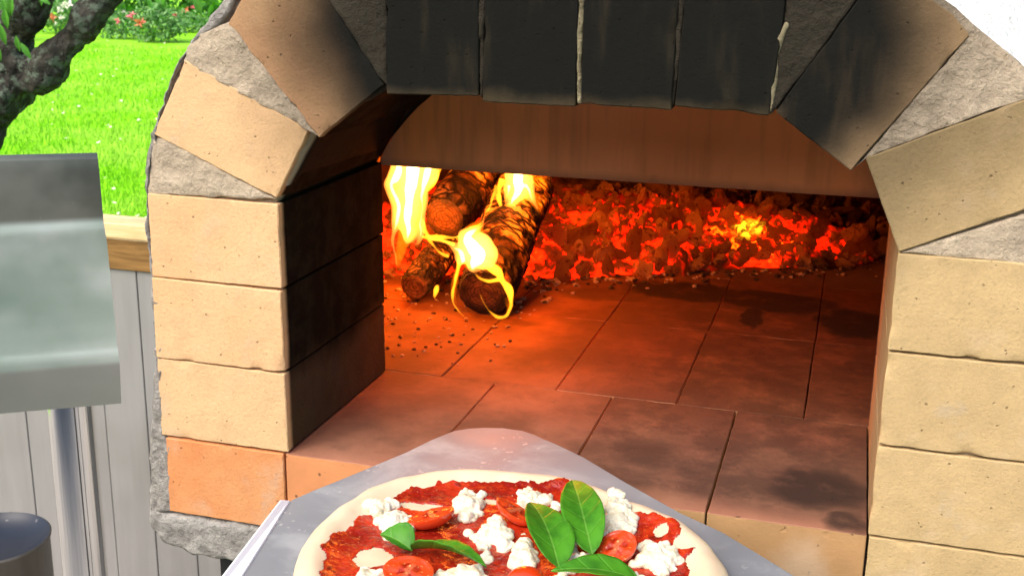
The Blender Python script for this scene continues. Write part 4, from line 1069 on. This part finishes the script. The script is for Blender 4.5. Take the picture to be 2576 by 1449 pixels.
tomato(*c7(350, 1375), .0135, .013, .012, R(20), (0, 0, 0), 'shiny cherry tomato half lying skin side up at the bottom edge', False)

# basil
mt = M('basil leaf'); x, y, z = mt.xyz()
v_ = mt.math('ABSOLUTE', x); n = mt.noise(70, 3)
ar = mt.math('SUBTRACT', mt.math('MULTIPLY', y, 190), mt.math('MULTIPLY', v_, 150))
vein = mt.ss(mt.math('ABSOLUTE', mt.math('SINE', ar)), .0, .30, 1, 0)
mid = mt.ss(v_, .0002, .0011, 1, 0)
c = mt.mix(mt.ss(n, .3, .7), (.028, .135, .008), (.060, .235, .012))
c = mt.mix(mt.math('MULTIPLY', vein, .06), c, (.20, .42, .06)); c = mt.mix(mt.math('MULTIPLY', mid, .18), c, (.28, .50, .10))
mt.bump(mt.math('ADD', mt.math('MULTIPLY', vein, -1.0), mt.math('MULTIPLY', mid, -1.2)), .3, .0010)
mt.p.inputs['Transmission Weight'].default_value = 0; BAS = mt.fin(c, .45, spec=.22)
def basil(base, tip_, wpx, label, cup=.5, bend=.12, roll=0., lift=.008, side=0.0):
    a = atZ(*base, ZT+.003); b = atZ(*tip_, ZT+.006)
    a.z = pz_top(a.x, a.y)+lift*.5; b.z = pz_top(b.x, b.y)+lift
    d = b-a; L = d.length; W = wpx/3050
    nu, nv = 26, 15; bm = bmesh.new(); g = []
    for i in range(nu+1):
        t = i/nu; hw = W*.5*(math.sin(math.pi*t**.72)**.82)*(1-.10*t)+.0004; row = []
        for j in range(nv):
            q = j/(nv-1)*2-1
            x = hw*q*(1+side*q*.0); zz = cup*hw*abs(q)**1.4 - bend*L*(2*t-1)**2 + bend*L
            zz += .00025*math.sin(t*30-abs(q)*5)*abs(q)
            row.append(bm.verts.new((x+side*hw*(1-abs(q)), t*L, zz)))
        g.append(row)
    for i in range(nu):
        for j in range(nv-1): bm.faces.new((g[i][j], g[i][j+1], g[i+1][j+1], g[i+1][j]))
    me = bpy.data.meshes.new('basil_leaf'); bm.to_mesh(me); bm.free(); me.materials.append(BAS)
    o = bpy.data.objects.new('basil_leaf', me); col.objects.link(o)
    for p in me.polygons: p.use_smooth = True
    yv = d.normalized(); xv = yv.cross(Vector((0, 0, 1))).normalized(); zv = xv.cross(yv)
    mm = Matrix((xv, yv, zv)).transposed().to_4x4(); mm = Matrix.Translation(a) @ mm @ Matrix.Rotation(roll, 4, 'Y')
    o.matrix_world = mm
    baked(o, ('SOLIDIFY', dict(thickness=.0005, offset=0)))
    for p in o.data.polygons: p.use_smooth = True
    return tag(o, label, 'basil', 'basil leaves on the pizza')
basil(c6(1650, 1100), c6(1385, 985), 62, 'small curled basil leaf pointing left at the middle left', .9, .10, R(-15), .010)
basil(c6(1645, 1095), c6(2270, 1280), 78, 'reclining basil leaf with its tip pointing right below the middle mozzarella', .45, .08, R(-22), .012)
basil(c7(625, 1262), c7(383, 762), 96, 'left one of the two upright basil leaves, leaning left', .35, .08, R(8), .014)
basil(c7(905, 1168), c7(735, 600), 88, 'right one of the two upright basil leaves, pointing to the arch', .40, .08, R(-8), .016)
basil(c7(1300, 1370), c7(560, 1345), 84, 'lowest basil leaf lying across the bottom edge', .3, .08, R(0), .014)
